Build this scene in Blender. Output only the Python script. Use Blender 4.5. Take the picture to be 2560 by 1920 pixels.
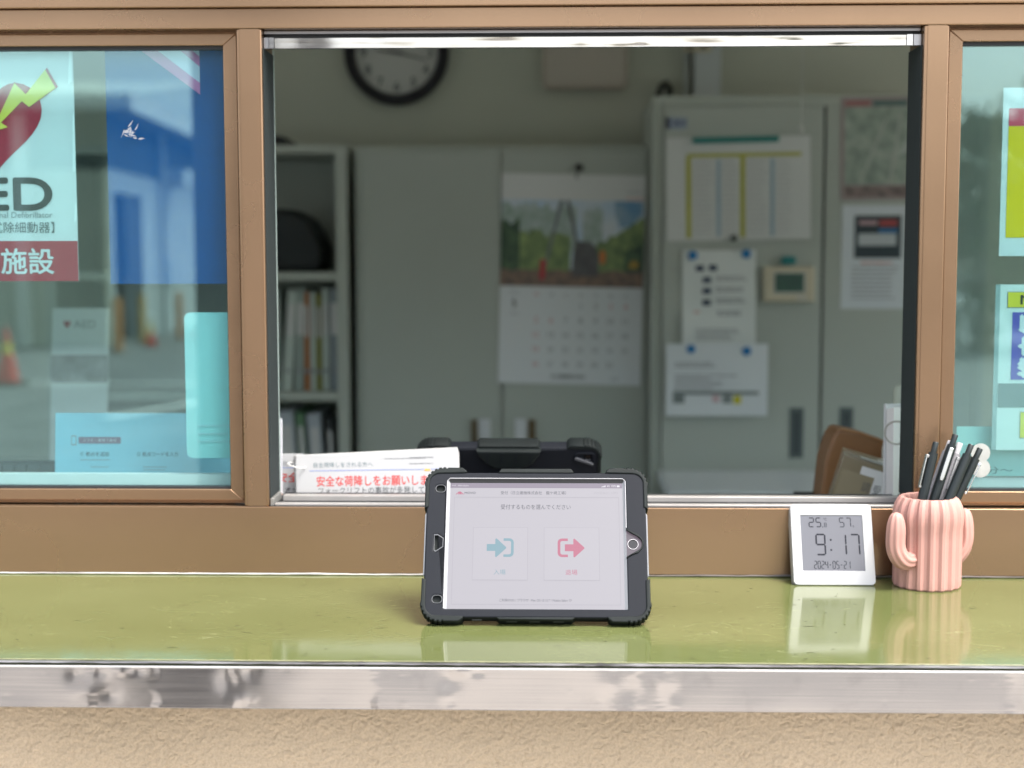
import bpy, bmesh, math, random
from mathutils import Vector, Matrix, noise
R = math.radians
PI = math.pi
rnd = random.Random(7)
for o in list(bpy.data.objects): bpy.data.objects.remove(o)
scn = bpy.context.scene
COL = scn.collection

# ------------------------------------------------------------------ camera, sky, sun, exposure
cam_d = bpy.data.cameras.new('camera'); cam = bpy.data.objects.new('camera', cam_d); COL.objects.link(cam)
cam.location = (0, -1.8285, 1.46)
cam.rotation_mode = 'QUATERNION'
cam.rotation_quaternion = (Matrix.Rotation(R(1.496), 3, 'Z') @ Matrix.Rotation(R(90-4.933), 3, 'X') @ Matrix.Rotation(R(-0.07), 3, 'Z')).to_quaternion()
cam_d.sensor_width = 36; cam_d.lens = 49.92
cam_d.clip_start = 0.05; cam_d.clip_end = 600
cam_d.dof.use_dof = True; cam_d.dof.focus_distance = 1.66; cam_d.dof.aperture_fstop = 3.4
scn.camera = cam
world = bpy.data.worlds.new('World'); scn.world = world; world.use_nodes = True
wn = world.node_tree.nodes; wl = world.node_tree.links
SUN_EL, SUN_AZ = 60, 128          # azimuth clockwise from +Y (north): behind the viewer, to the right
sky = wn.new('ShaderNodeTexSky'); sky.sky_type = 'NISHITA'; sky.sun_disc = False
sky.sun_elevation = R(SUN_EL); sky.sun_rotation = R(SUN_AZ); sky.dust_density = 4.0; sky.air_density = 1.0; sky.ozone_density = 1.0
hs = wn.new('ShaderNodeHueSaturation'); hs.inputs['Saturation'].default_value = 0.42
bg = wn['Background']; bg.inputs['Strength'].default_value = 0.15
wl.new(sky.outputs[0], hs.inputs['Color']); wl.new(hs.outputs[0], bg.inputs['Color'])
sd = bpy.data.lights.new('sun', 'SUN'); sun = bpy.data.objects.new('sun', sd); COL.objects.link(sun)
sd.energy = 1.5; sd.angle = R(24); sd.color = (1.0, 0.94, 0.86)
az = R(SUN_AZ); el = R(SUN_EL)
sdir = Vector((math.sin(az)*math.cos(el), math.cos(az)*math.cos(el), math.sin(el)))
sun.rotation_euler = sdir.to_track_quat('Z', 'Y').to_euler(); sun.location = (0, -6, 8)
vs = scn.view_settings; vs.view_transform = 'Standard'; vs.look = 'None'; vs.gamma = 1; vs.use_curve_mapping = False
vs.exposure = 1.6
scn.cycles.use_denoising = True
scn.cycles.max_bounces = 10; scn.cycles.diffuse_bounces = 5; scn.cycles.glossy_bounces = 4; scn.cycles.transparent_max_bounces = 16
scn.cycles.sample_clamp_indirect = 6.0

# ------------------------------------------------------------------ materials
MATS = {}
def srgb(r, g, b):
    f = lambda c: (c/255/12.92) if c/255 <= 0.04045 else ((c/255+0.055)/1.055)**2.4
    return (f(r), f(g), f(b), 1)
def mat(name, col, rough=0.5, metal=0.0, var=0.0, vscale=8.0, bump=0.0, bscale=60.0, spec=0.5, coat=0.0, stretch=(1,1,1), alt=None, emit=None, es=1.0, rvar=0.0, detail=4, bdist=0.002):
    if name in MATS: return MATS[name]
    m = bpy.data.materials.new(name); m.use_nodes = True
    nt = m.node_tree; n = nt.nodes; l = nt.links; p = n['Principled BSDF']
    if len(col) == 3: col = (*col, 1)
    p.inputs['Base Color'].default_value = col; p.inputs['Roughness'].default_value = rough; p.inputs['Metallic'].default_value = metal
    p.inputs['Specular IOR Level'].default_value = spec
    if coat: p.inputs['Coat Weight'].default_value = coat; p.inputs['Coat Roughness'].default_value = 0.08
    if emit: p.inputs['Emission Color'].default_value = (*emit[:3], 1); p.inputs['Emission Strength'].default_value = es
    if var or bump or rvar:
        tc = n.new('ShaderNodeTexCoord'); mp = n.new('ShaderNodeMapping'); mp.inputs['Scale'].default_value = stretch
        l.new(tc.outputs['Object'], mp.inputs['Vector'])
    if var:
        t = n.new('ShaderNodeTexNoise'); t.inputs['Scale'].default_value = vscale; t.inputs['Detail'].default_value = detail
        l.new(mp.outputs[0], t.inputs['Vector'])
        r_ = n.new('ShaderNodeValToRGB'); r_.color_ramp.elements[0].position = 0.3; r_.color_ramp.elements[1].position = 0.72
        a = alt if alt else tuple(c*(1-var) for c in col[:3])
        r_.color_ramp.elements[0].color = (*a[:3], 1); r_.color_ramp.elements[1].color = tuple(min(1, c*(1+var*0.5)) for c in col[:3]) + (1,)
        l.new(t.outputs['Fac'], r_.inputs['Fac']); l.new(r_.outputs[0], p.inputs['Base Color'])
    if rvar:
        t2 = n.new('ShaderNodeTexNoise'); t2.inputs['Scale'].default_value = vscale*2.3; t2.inputs['Detail'].default_value = 5
        l.new(mp.outputs[0], t2.inputs['Vector'])
        mr = n.new('ShaderNodeMapRange'); mr.inputs['To Min'].default_value = max(0.02, rough-rvar); mr.inputs['To Max'].default_value = rough+rvar
        l.new(t2.outputs['Fac'], mr.inputs['Value']); l.new(mr.outputs[0], p.inputs['Roughness'])
    if bump:
        b = n.new('ShaderNodeTexNoise'); b.inputs['Scale'].default_value = bscale; b.inputs['Detail'].default_value = 5
        l.new(mp.outputs[0], b.inputs['Vector'])
        bn = n.new('ShaderNodeBump'); bn.inputs['Strength'].default_value = bump; bn.inputs['Distance'].default_value = bdist
        l.new(b.outputs['Fac'], bn.inputs['Height']); l.new(bn.outputs[0], p.inputs['Normal'])
    MATS[name] = m
    return m
def emis(name, col, s=1.0, rough=0.12):
    """a lit display: the picture gives off light under a smooth cover"""
    if name in MATS: return MATS[name]
    m = bpy.data.materials.new(name); m.use_nodes = True; p = m.node_tree.nodes['Principled BSDF']
    p.inputs['Base Color'].default_value = (0.02, 0.02, 0.022, 1); p.inputs['Roughness'].default_value = rough
    p.inputs['Emission Color'].default_value = (*col[:3], 1); p.inputs['Emission Strength'].default_value = s
    MATS[name] = m; return m
def glass_mat(name, tint, ior):
    m = bpy.data.materials.new(name); m.use_nodes = True; nt = m.node_tree; n = nt.nodes; l = nt.links
    n.remove(n['Principled BSDF'])
    tr = n.new('ShaderNodeBsdfTransparent'); tr.inputs[0].default_value = (*tint, 1)
    gl = n.new('ShaderNodeBsdfGlossy'); gl.inputs['Roughness'].default_value = 0.0; gl.inputs['Color'].default_value = (0.74, 1, 0.97, 1)
    ge = n.new('ShaderNodeNewGeometry'); mi = n.new('ShaderNodeMix'); mi.data_type = 'FLOAT'
    mi.inputs['A'].default_value = ior; mi.inputs['B'].default_value = 1/ior
    l.new(ge.outputs['Backfacing'], mi.inputs['Factor'])
    fr = n.new('ShaderNodeFresnel'); l.new(mi.outputs['Result'], fr.inputs['IOR'])
    tcn = n.new('ShaderNodeTexCoord'); nz = n.new('ShaderNodeTexNoise'); nz.inputs['Scale'].default_value = 3.0; nz.inputs['Detail'].default_value = 1
    l.new(tcn.outputs['Object'], nz.inputs['Vector'])
    bp = n.new('ShaderNodeBump'); bp.inputs['Strength'].default_value = 0.02; bp.inputs['Distance'].default_value = 0.0015
    l.new(nz.outputs['Fac'], bp.inputs['Height']); l.new(bp.outputs[0], gl.inputs['Normal'])
    mx = n.new('ShaderNodeMixShader'); l.new(fr.outputs[0], mx.inputs[0]); l.new(tr.outputs[0], mx.inputs[1]); l.new(gl.outputs[0], mx.inputs[2])
    l.new(mx.outputs[0], n['Material Output'].inputs['Surface']); MATS[name] = m; return m

def brown_metal():
    m = mat('brown_anodised_aluminium', (0.33, 0.21, 0.126), 0.25, 0.75, var=0.11, vscale=2.2, stretch=(0.6, 1, 2), detail=7)
    nt = m.node_tree; n = nt.nodes; l = nt.links; p = n['Principled BSDF']
    tc = n.new('ShaderNodeTexCoord')
    sm = n.new('ShaderNodeTexNoise'); sm.inputs['Scale'].default_value = 7; sm.inputs['Detail'].default_value = 6; l.new(tc.outputs['Object'], sm.inputs['Vector'])
    mr = n.new('ShaderNodeMapRange'); mr.inputs['To Min'].default_value = 0.19; mr.inputs['To Max'].default_value = 0.34; l.new(sm.outputs['Fac'], mr.inputs['Value']); l.new(mr.outputs[0], p.inputs['Roughness'])
    return m
BROWN = brown_metal()
def stucco_mat():
    m = bpy.data.materials.new('beige_stucco'); m.use_nodes = True; nt = m.node_tree; n = nt.nodes; l = nt.links; p = n['Principled BSDF']
    p.inputs['Roughness'].default_value = 0.85
    tc = n.new('ShaderNodeTexCoord')
    big = n.new('ShaderNodeTexNoise'); big.inputs['Scale'].default_value = 2.4; big.inputs['Detail'].default_value = 5
    l.new(tc.outputs['Object'], big.inputs['Vector'])
    cr = n.new('ShaderNodeValToRGB'); cr.color_ramp.elements[0].position = 0.35; cr.color_ramp.elements[1].position = 0.7
    cr.color_ramp.elements[0].color = (0.53, 0.425, 0.295, 1); cr.color_ramp.elements[1].color = (0.62, 0.50, 0.355, 1)
    l.new(big.outputs['Fac'], cr.inputs['Fac'])
    fine = n.new('ShaderNodeTexNoise'); fine.inputs['Scale'].default_value = 380; fine.inputs['Detail'].default_value = 3
    l.new(tc.outputs['Object'], fine.inputs['Vector'])
    mxc = n.new('ShaderNodeMix'); mxc.data_type = 'RGBA'; mxc.blend_type = 'MULTIPLY'; mxc.inputs['Factor'].default_value = 0.35
    cr2 = n.new('ShaderNodeValToRGB'); cr2.color_ramp.elements[0].position = 0.3; cr2.color_ramp.elements[1].position = 0.6
    cr2.color_ramp.elements[0].color = (0.6, 0.56, 0.5, 1); cr2.color_ramp.elements[1].color = (1, 1, 1, 1)
    l.new(fine.outputs['Fac'], cr2.inputs['Fac']); l.new(cr.outputs[0], mxc.inputs['A']); l.new(cr2.outputs[0], mxc.inputs['B'])
    l.new(mxc.outputs['Result'], p.inputs['Base Color'])
    bn = n.new('ShaderNodeBump'); bn.inputs['Strength'].default_value = 0.25; bn.inputs['Distance'].default_value = 0.001
    l.new(fine.outputs['Fac'], bn.inputs['Height']); l.new(bn.outputs[0], p.inputs['Normal'])
    MATS['stucco'] = m; return m
STUCCO = stucco_mat()
def counter_mat():
    m = bpy.data.materials.new('green_laminate'); m.use_nodes = True; nt = m.node_tree; n = nt.nodes; l = nt.links; p = n['Principled BSDF']
    tc = n.new('ShaderNodeTexCoord'); mp = n.new('ShaderNodeMapping'); mp.inputs['Scale'].default_value = (1, 2.2, 1); l.new(tc.outputs['Object'], mp.inputs['Vector'])
    big = n.new('ShaderNodeTexNoise'); big.inputs['Scale'].default_value = 3; big.inputs['Detail'].default_value = 6; l.new(mp.outputs[0], big.inputs['Vector'])
    cr = n.new('ShaderNodeValToRGB'); e = cr.color_ramp.elements
    e[0].position = 0.3; e[1].position = 0.75; e[0].color = (0.105, 0.124, 0.041, 1); e[1].color = (0.142, 0.163, 0.062, 1)
    l.new(big.outputs['Fac'], cr.inputs['Fac'])
    # small dark nicks, longer along the counter
    mp2 = n.new('ShaderNodeMapping'); mp2.inputs['Scale'].default_value = (48, 190, 1); mp2.inputs['Rotation'].default_value = (0, 0, 0.12); l.new(tc.outputs['Object'], mp2.inputs['Vector'])
    v = n.new('ShaderNodeTexVoronoi'); v.inputs['Scale'].default_value = 1.0; l.new(mp2.outputs[0], v.inputs['Vector'])
    msk = n.new('ShaderNodeTexNoise'); msk.inputs['Scale'].default_value = 14; msk.inputs['Detail'].default_value = 2; l.new(tc.outputs['Object'], msk.inputs['Vector'])
    r1 = n.new('ShaderNodeMapRange'); r1.inputs['From Min'].default_value = 0.10; r1.inputs['From Max'].default_value = 0.24; r1.inputs['To Min'].default_value = 1; r1.inputs['To Max'].default_value = 0; l.new(v.outputs['Distance'], r1.inputs['Value'])
    r2 = n.new('ShaderNodeMapRange'); r2.inputs['From Min'].default_value = 0.54; r2.inputs['From Max'].default_value = 0.60; l.new(msk.outputs['Fac'], r2.inputs['Value'])
    mu = n.new('ShaderNodeMath'); mu.operation = 'MULTIPLY'; l.new(r1.outputs[0], mu.inputs[0]); l.new(r2.outputs[0], mu.inputs[1])
    mu2 = n.new('ShaderNodeMath'); mu2.operation = 'MULTIPLY'; mu2.inputs[1].default_value = 0.9; l.new(mu.outputs[0], mu2.inputs[0])
    mx = n.new('ShaderNodeMix'); mx.data_type = 'RGBA'; mx.inputs['B'].default_value = (0.035, 0.035, 0.015, 1)
    l.new(mu2.outputs[0], mx.inputs['Factor']); l.new(cr.outputs[0], mx.inputs['A'])
    # pale scratches
    wv = n.new('ShaderNodeTexNoise'); wv.inputs['Scale'].default_value = 9; wv.inputs['Detail'].default_value = 1; wv.inputs['Distortion'].default_value = 3.5
    mp3 = n.new('ShaderNodeMapping'); mp3.inputs['Scale'].default_value = (1, 3, 1); l.new(tc.outputs['Object'], mp3.inputs['Vector']); l.new(mp3.outputs[0], wv.inputs['Vector'])
    sb = n.new('ShaderNodeMath'); sb.operation = 'SUBTRACT'; sb.inputs[1].default_value = 0.5; l.new(wv.outputs['Fac'], sb.inputs[0])
    ab = n.new('ShaderNodeMath'); ab.operation = 'ABSOLUTE'; l.new(sb.outputs[0], ab.inputs[0])
    r3 = n.new('ShaderNodeMapRange'); r3.inputs['From Min'].default_value = 0.0; r3.inputs['From Max'].default_value = 0.005; r3.inputs['To Min'].default_value = 0.5; r3.inputs['To Max'].default_value = 0; l.new(ab.outputs[0], r3.inputs['Value'])
    msk2 = n.new('ShaderNodeTexNoise'); msk2.inputs['Scale'].default_value = 6; l.new(tc.outputs['Object'], msk2.inputs['Vector'])
    r4 = n.new('ShaderNodeMapRange'); r4.inputs['From Min'].default_value = 0.52; r4.inputs['From Max'].default_value = 0.62; l.new(msk2.outputs['Fac'], r4.inputs['Value'])
    m3 = n.new('ShaderNodeMath'); m3.operation = 'MULTIPLY'; l.new(r3.outputs[0], m3.inputs[0]); l.new(r4.outputs[0], m3.inputs[1])
    mx2 = n.new('ShaderNodeMix'); mx2.data_type = 'RGBA'; mx2.inputs['B'].default_value = (0.34, 0.36, 0.2, 1)
    l.new(m3.outputs[0], mx2.inputs['Factor']); l.new(mx.outputs['Result'], mx2.inputs['A'])
    l.new(mx2.outputs['Result'], p.inputs['Base Color'])
    rr = n.new('ShaderNodeMapRange'); rr.inputs['To Min'].default_value = 0.05; rr.inputs['To Max'].default_value = 0.15; l.new(big.outputs['Fac'], rr.inputs['Value']); l.new(rr.outputs[0], p.inputs['Roughness'])
    wb = n.new('ShaderNodeTexNoise'); wb.inputs['Scale'].default_value = 12; wb.inputs['Detail'].default_value = 3; l.new(tc.outputs['Object'], wb.inputs['Vector'])
    bn = n.new('ShaderNodeBump'); bn.inputs['Strength'].default_value = 0.15; bn.inputs['Distance'].default_value = 0.0015; l.new(wb.outputs['Fac'], bn.inputs['Height'])
    l.new(bn.outputs[0], p.inputs['Normal'])
    p.inputs['Specular IOR Level'].default_value = 0.6
    MATS['green_laminate'] = m; return m
def alu_mat(name, rough, col=(0.60, 0.575, 0.55), scr=0.15):
    m = bpy.data.materials.new(name); m.use_nodes = True; nt = m.node_tree; n = nt.nodes; l = nt.links; p = n['Principled BSDF']
    p.inputs['Metallic'].default_value = 1.0
    tc = n.new('ShaderNodeTexCoord'); mp = n.new('ShaderNodeMapping'); mp.inputs['Scale'].default_value = (6, 6, 420); l.new(tc.outputs['Object'], mp.inputs['Vector'])
    t = n.new('ShaderNodeTexNoise'); t.inputs['Scale'].default_value = 1.0; t.inputs['Detail'].default_value = 6; l.new(mp.outputs[0], t.inputs['Vector'])
    mr = n.new('ShaderNodeMapRange'); mr.inputs['To Min'].default_value = rough*0.6; mr.inputs['To Max'].default_value = rough*1.5; l.new(t.outputs['Fac'], mr.inputs['Value']); l.new(mr.outputs[0], p.inputs['Roughness'])
    d = n.new('ShaderNodeTexNoise'); d.inputs['Scale'].default_value = 45; d.inputs['Detail'].default_value = 6; l.new(tc.outputs['Object'], d.inputs['Vector'])
    cr = n.new('ShaderNodeValToRGB'); cr.color_ramp.elements[0].position = 0.22; cr.color_ramp.elements[1].position = 0.4
    cr.color_ramp.elements[0].color = (col[0]*0.88, col[1]*0.88, col[2]*0.88, 1); cr.color_ramp.elements[1].color = (*col, 1)
    l.new(d.outputs['Fac'], cr.inputs['Fac']); l.new(cr.outputs[0], p.inputs['Base Color'])
    bn = n.new('ShaderNodeBump'); bn.inputs['Strength'].default_value = scr; bn.inputs['Distance'].default_value = 0.0004
    l.new(t.outputs['Fac'], bn.inputs['Height']); l.new(bn.outputs[0], p.inputs['Normal'])
    MATS[name] = m; return m
LAMINATE = counter_mat()
ALU = alu_mat('worn_aluminium', 0.15)
ALU_TOP = alu_mat('bright_aluminium', 0.12, (0.62, 0.585, 0.53))
ALU_DULL = alu_mat('dull_aluminium', 0.32, (0.38, 0.37, 0.37))
GLASS = glass_mat('green_tinted_glass', (0.83, 0.95, 0.955), 2.15)
GLASS_CLEAR = glass_mat('clear_glass', (0.97, 0.985, 0.98), 1.45)
M_ = lambda n, c, r=0.5, **k: mat(n, c, r, **k)
DARK = M_('dark_cavity', (0.02, 0.022, 0.024), 0.6)  # near-black for dark parts; inside gaps and openings it paints shade
BLACKRUB = M_('black_rubber', (0.010, 0.014, 0.014), 0.62, spec=0.25, var=0.2, vscale=40, bump=0.12, bscale=900, bdist=0.0003)
CASE = M_('case_plastic', (0.013, 0.015, 0.020), 0.55, spec=0.15, bump=0.12, bscale=1400, bdist=0.0002)
WHITEP = M_('white_plastic', (0.47, 0.475, 0.485), 0.32)
PAPER = M_('white_paper', (0.60, 0.60, 0.59), 0.7, var=0.03, vscale=6)
PAPER_SHINY = M_('laminated_paper', (0.54, 0.545, 0.55), 0.25)
INK = M_('ink_black', (0.025, 0.025, 0.03), 0.6)
INK_GREY = M_('ink_grey', (0.28, 0.29, 0.31), 0.6)
INK_RED = M_('ink_red', (0.66, 0.06, 0.05), 0.6)
INK_BLUE = M_('ink_blue', (0.18, 0.26, 0.62), 0.6)
CABINET = M_('grey_green_steel', (0.405, 0.44, 0.395), 0.42, var=0.05, vscale=2, bump=0.04, bscale=80)
CAB_EDGE = M_('grey_green_steel_edge', (0.42, 0.455, 0.405), 0.45)
WALLP = M_('painted_wall_inside', (0.48, 0.50, 0.42), 0.8, var=0.05, vscale=1.5, bump=0.1, bscale=120)

# ------------------------------------------------------------------ mesh helpers
def tag(o, label=None, cat=None, group=None, kind=None):
    if label: o['label'] = label
    if cat: o['category'] = cat
    if group: o['group'] = group
    if kind: o['kind'] = kind
    return o
def thing(name, label, cat, loc=(0,0,0), mtx=None, group=None):
    o = bpy.data.objects.new(name, None); o.empty_display_size = 0.05; COL.objects.link(o)
    if mtx is not None: o.matrix_world = mtx
    else: o.location = loc
    return tag(o, label, cat, group)
class MB:
    def __init__(s, off=(0,0,0)): s.v = []; s.f = []; s.off = Vector(off)
    def add(s, vs, fs):
        b = len(s.v); s.v += [tuple(Vector(p)-s.off) for p in vs]; s.f += [tuple(i+b for i in f) for f in fs]; return s
    def box(s, x0, x1, y0, y1, z0, z1):
        return s.add([(x0,y0,z0),(x1,y0,z0),(x1,y1,z0),(x0,y1,z0),(x0,y0,z1),(x1,y0,z1),(x1,y1,z1),(x0,y1,z1)],
                     [(0,3,2,1),(4,5,6,7),(0,1,5,4),(1,2,6,5),(2,3,7,6),(3,0,4,7)])
    def quad(s, a, b, c, d): return s.add([a,b,c,d], [(0,1,2,3)])
    def prism(s, poly, a, b, axis='y'):
        n = len(poly)
        mk = {'y': lambda p, t: (p[0], t, p[1]), 'z': lambda p, t: (p[0], p[1], t), 'x': lambda p, t: (t, p[0], p[1])}[axis]
        return s.add([mk(p, a) for p in poly]+[mk(p, b) for p in poly], [tuple(range(n)), tuple(range(2*n-1, n-1, -1))]+[(i, i+n, (i+1) % n+n, (i+1) % n) for i in range(n)])
    def cyl(s, p0, p1, r0, r1=None, n=16, caps=True):
        return s.tube([p0, p1], [r0, r0 if r1 is None else r1], n, caps)
    def tube(s, pts, rad, n=10, caps=True, flute=0, fa=0.0, flat=1.0):
        pts = [Vector(p) for p in pts]; rad = [rad]*len(pts) if not isinstance(rad, (list, tuple)) else rad
        vs = []; prev = None
        for i, p in enumerate(pts):
            t = (pts[min(i+1, len(pts)-1)]-pts[max(i-1, 0)]).normalized()
            if prev is None: a = t.orthogonal().normalized()
            else: a = (prev-t*prev.dot(t)).normalized()
            prev = a; b = t.cross(a)
            for k in range(n):
                ph = 2*PI*k/n; r = rad[i]*(1+(fa*math.cos(flute*ph) if flute else 0))
                vs.append(p+a*math.cos(ph)*r+b*math.sin(ph)*r*flat)
        fs = []
        for i in range(len(pts)-1):
            for k in range(n): fs.append((i*n+k, i*n+(k+1) % n, (i+1)*n+(k+1) % n, (i+1)*n+k))
        if caps: fs.append(tuple(range(n-1, -1, -1))); fs.append(tuple(range((len(pts)-1)*n, len(pts)*n)))
        return s.add(vs, fs)
    def lathe(s, prof, c=(0,0,0), n=32, axis='z', fr=None, caps=True):
        vs = []; c = Vector(c)
        for (r, h) in prof:
            for k in range(n):
                ph = 2*PI*k/n; q = r*(fr(ph, h) if fr else 1)
                vs.append(c+(Vector((q*math.cos(ph), q*math.sin(ph), h)) if axis == 'z' else Vector((q*math.cos(ph), -h, q*math.sin(ph)))))
        m = len(prof); fs = []
        for i in range(m-1):
            for k in range(n): fs.append((i*n+k, i*n+(k+1) % n, (i+1)*n+(k+1) % n, (i+1)*n+k))
        if caps and prof[0][0] > 1e-6: fs.append(tuple(range(n-1, -1, -1)))
        if caps and prof[-1][0] > 1e-6: fs.append(tuple(range((m-1)*n, m*n)))
        return s.add(vs, fs)
    def grid(s, fn, nu, nv):
        vs = [fn(i/nu, j/nv) for j in range(nv+1) for i in range(nu+1)]
        return s.add(vs, [(j*(nu+1)+i, j*(nu+1)+i+1, (j+1)*(nu+1)+i+1, (j+1)*(nu+1)+i) for j in range(nv) for i in range(nu)])
    def build(s, name, m, parent=None, bevel=0, seg=2, smooth=None, fix=True):
        me = bpy.data.meshes.new(name); me.from_pydata(s.v, [], s.f)
        bm = bmesh.new(); bm.from_mesh(me)
        if fix:
            bmesh.ops.remove_doubles(bm, verts=bm.verts, dist=1e-6); bmesh.ops.recalc_face_normals(bm, faces=bm.faces)
        if bevel:
            es = [e for e in bm.edges if len(e.link_faces) == 2 and e.calc_face_angle(0) > 0.5]
            bv = bmesh.ops.bevel(bm, geom=es, offset=bevel, segments=seg, profile=0.6, affect='EDGES', clamp_overlap=True)
            for f in bv['faces']: f.smooth = True
        bm.to_mesh(me); bm.free()
        if smooth is None: smooth = False
        if smooth and not bevel:
            me.polygons.foreach_set('use_smooth', [True]*len(me.polygons))
            try: me.set_sharp_from_angle(angle=R(38))
            except Exception: pass
        me.materials.append(m)
        o = bpy.data.objects.new(name, me); COL.objects.link(o)
        if parent is not None: o.parent = parent
        return o
def bx(name, m, parent, x0, x1, y0, y1, z0, z1, off=(0,0,0), bevel=0):
    return MB(off).box(x0, x1, y0, y1, z0, z1).build(name, m, parent, bevel)
def curve_mesh(curve, name, m, parent):
    ob = bpy.data.objects.new('tmp', curve); COL.objects.link(ob)
    dg = bpy.context.evaluated_depsgraph_get()
    me = bpy.data.meshes.new_from_object(ob.evaluated_get(dg)); bpy.data.objects.remove(ob); bpy.data.curves.remove(curve)
    me.name = name; me.materials.clear(); me.materials.append(m)
    o = bpy.data.objects.new(name, me); COL.objects.link(o)
    if parent is not None: o.parent = parent
    return o
def plate(name, m, parent, loops, z0, z1, bevel=0.0, smooth=True):
    """a flat plate in the parent's x-y plane with holes, from z0 to z1, edges rounded"""
    cu = bpy.data.curves.new('tmp', 'CURVE'); cu.dimensions = '2D'; cu.fill_mode = 'BOTH'
    cu.extrude = max(1e-5, (z1-z0)/2-bevel); cu.bevel_depth = bevel; cu.bevel_resolution = 2; cu.offset = -bevel
    for lp in loops:
        sp = cu.splines.new('POLY'); sp.points.add(len(lp)-1); sp.use_cyclic_u = True
        for q, p in zip(sp.points, lp): q.co = (p[0], p[1], 0, 1)
    o = curve_mesh(cu, name, m, parent)
    for v in o.data.vertices: v.co.z += (z0+z1)/2
    if smooth:
        o.data.polygons.foreach_set('use_smooth', [abs(p.normal.z) < .97 for p in o.data.polygons])
        try: o.data.set_sharp_from_angle(angle=R(35))
        except Exception: pass
    return o
def text(parent, s, x0, y0, x1, y1, m, z=0.0007, bold=0.0, name='lettering', rot=0, warp=None, keep=False):
    """lettering fitted to a box in the parent's x-y plane"""
    cu = bpy.data.curves.new('tmp', 'FONT'); cu.body = s; cu.size = 1; cu.resolution_u = 6 if (y1-y0) > .02 else 3; cu.fill_mode = 'FRONT'
    o = curve_mesh(cu, name, m, parent); vs = o.data.vertices
    if not len(vs): return o
    if rot:
        for v in vs: v.co.x, v.co.y = (-v.co.y, v.co.x) if rot > 0 else (v.co.y, -v.co.x)
    ax = min(v.co.x for v in vs); bx_ = max(v.co.x for v in vs); ay = min(v.co.y for v in vs); by = max(v.co.y for v in vs)
    sx = (x1-x0)/max(1e-6, bx_-ax); sy = (y1-y0)/max(1e-6, by-ay)
    if keep: sx = sy = min(sx, sy)
    for v in vs:
        v.co.x = (v.co.x-(ax+bx_)/2)*sx+(x0+x1)/2; v.co.y = (v.co.y-(ay+by)/2)*sy+(y0+y1)/2
        v.co.z = z+(warp(v.co.x, v.co.y) if warp else 0)
    if bold:      # heavier strokes: the glyphs printed again a hair to each side
        me = o.data; k = bold*(y1-y0); bm = bmesh.new(); bm.from_mesh(me)
        for i, (dx, dy) in enumerate(((k, 0), (-k, 0), (0, k), (0, -k))):
            m2 = me.copy(); m2.transform(Matrix.Translation((dx, dy, -.00001*(i+1)))); bm.from_mesh(m2); bpy.data.meshes.remove(m2)
        bm.to_mesh(me); bm.free()
    return o
def flat(parent, name, pts, m, z=0.0006, warp=None):
    """a printed patch on a sheet"""
    b = MB()
    if warp and len(pts) == 4:
        a, bb, c, d = [Vector((*p, 0)) for p in pts]
        def fn(u, v):
            q = (a*(1-u)+bb*u)*(1-v)+(d*(1-u)+c*u)*v; return (q.x, q.y, z+warp(q.x, q.y))
        b.grid(fn, 6, 6)
    else: b.add([(p[0], p[1], z+(warp(*p) if warp else 0)) for p in pts], [tuple(range(len(pts)))])
    return b.build(name, m, parent, fix=False)
def rect(x0, y0, x1, y1): return [(x0,y0),(x1,y0),(x1,y1),(x0,y1)]
def rrect(x0, y0, x1, y1, r, n=5):
    out = []
    for cx, cy, a in ((x1-r, y0+r, -90), (x1-r, y1-r, 0), (x0+r, y1-r, 90), (x0+r, y0+r, 180)):
        for k in range(n+1):
            t = R(a+90*k/n); out.append((cx+r*math.cos(t), cy+r*math.sin(t)))
    return out
def facing(x, y, z, roll=0, yaw=0, lean=0):
    """frame with x right, y up, z towards the viewer outside the window"""
    return Matrix.Translation((x, y, z)) @ Matrix.Rotation(R(yaw), 4, 'Z') @ Matrix.Rotation(R(90-lean), 4, 'X') @ Matrix.Rotation(R(roll), 4, 'Z')
def sheet(name, label, cat, mtx, w, h, m=PAPER, warp=None, group=None, corner=0, thick=0.0006, top=False):
    """a sheet centred on mtx; its printed things are its children"""
    b = MB()
    if corner:
        o = plate(name, m, None, [rrect(-w/2, -h/2, w/2, h/2, corner)], -thick, 0, 0, smooth=False)
    else:
        n = 10 if warp else 1
        wf = warp if warp else (lambda x, y: 0)
        b.grid(lambda u, v: ((u-.5)*w, (v-.5)*h, wf((u-.5)*w, (v-.5)*h)), n, n)
        b.grid(lambda u, v: ((.5-u)*w, (v-.5)*h, wf((.5-u)*w, (v-.5)*h)-thick), n, n)
        o = b.build(name, m, None, fix=False, smooth=bool(warp))
    o.matrix_world = mtx
    return tag(o, label, cat, group)
def lines(parent, x0, x1, ys, h, m, seed=1, warp=None, ragged=0.25, name='text_line'):
    r = random.Random(seed); k = []
    for y in ys:
        x = x0; xe = x1-(x1-x0)*ragged*r.random(); b = MB()
        while x < xe-0.002:
            w = min(xe-x, r.uniform(1.2, 4.5)*h)
            b.add([(x, y, .0007+(warp(x, y) if warp else 0)), (x+w, y, .0007+(warp(x+w, y) if warp else 0)), (x+w, y+h, .0007+(warp(x+w, y+h) if warp else 0)), (x, y+h, .0007+(warp(x, y+h) if warp else 0))], [(0,1,2,3)])
            x += w+h*r.uniform(.25, .6)
        if b.v: k.append(b.build(name, m, parent, fix=False))
    return k

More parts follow.
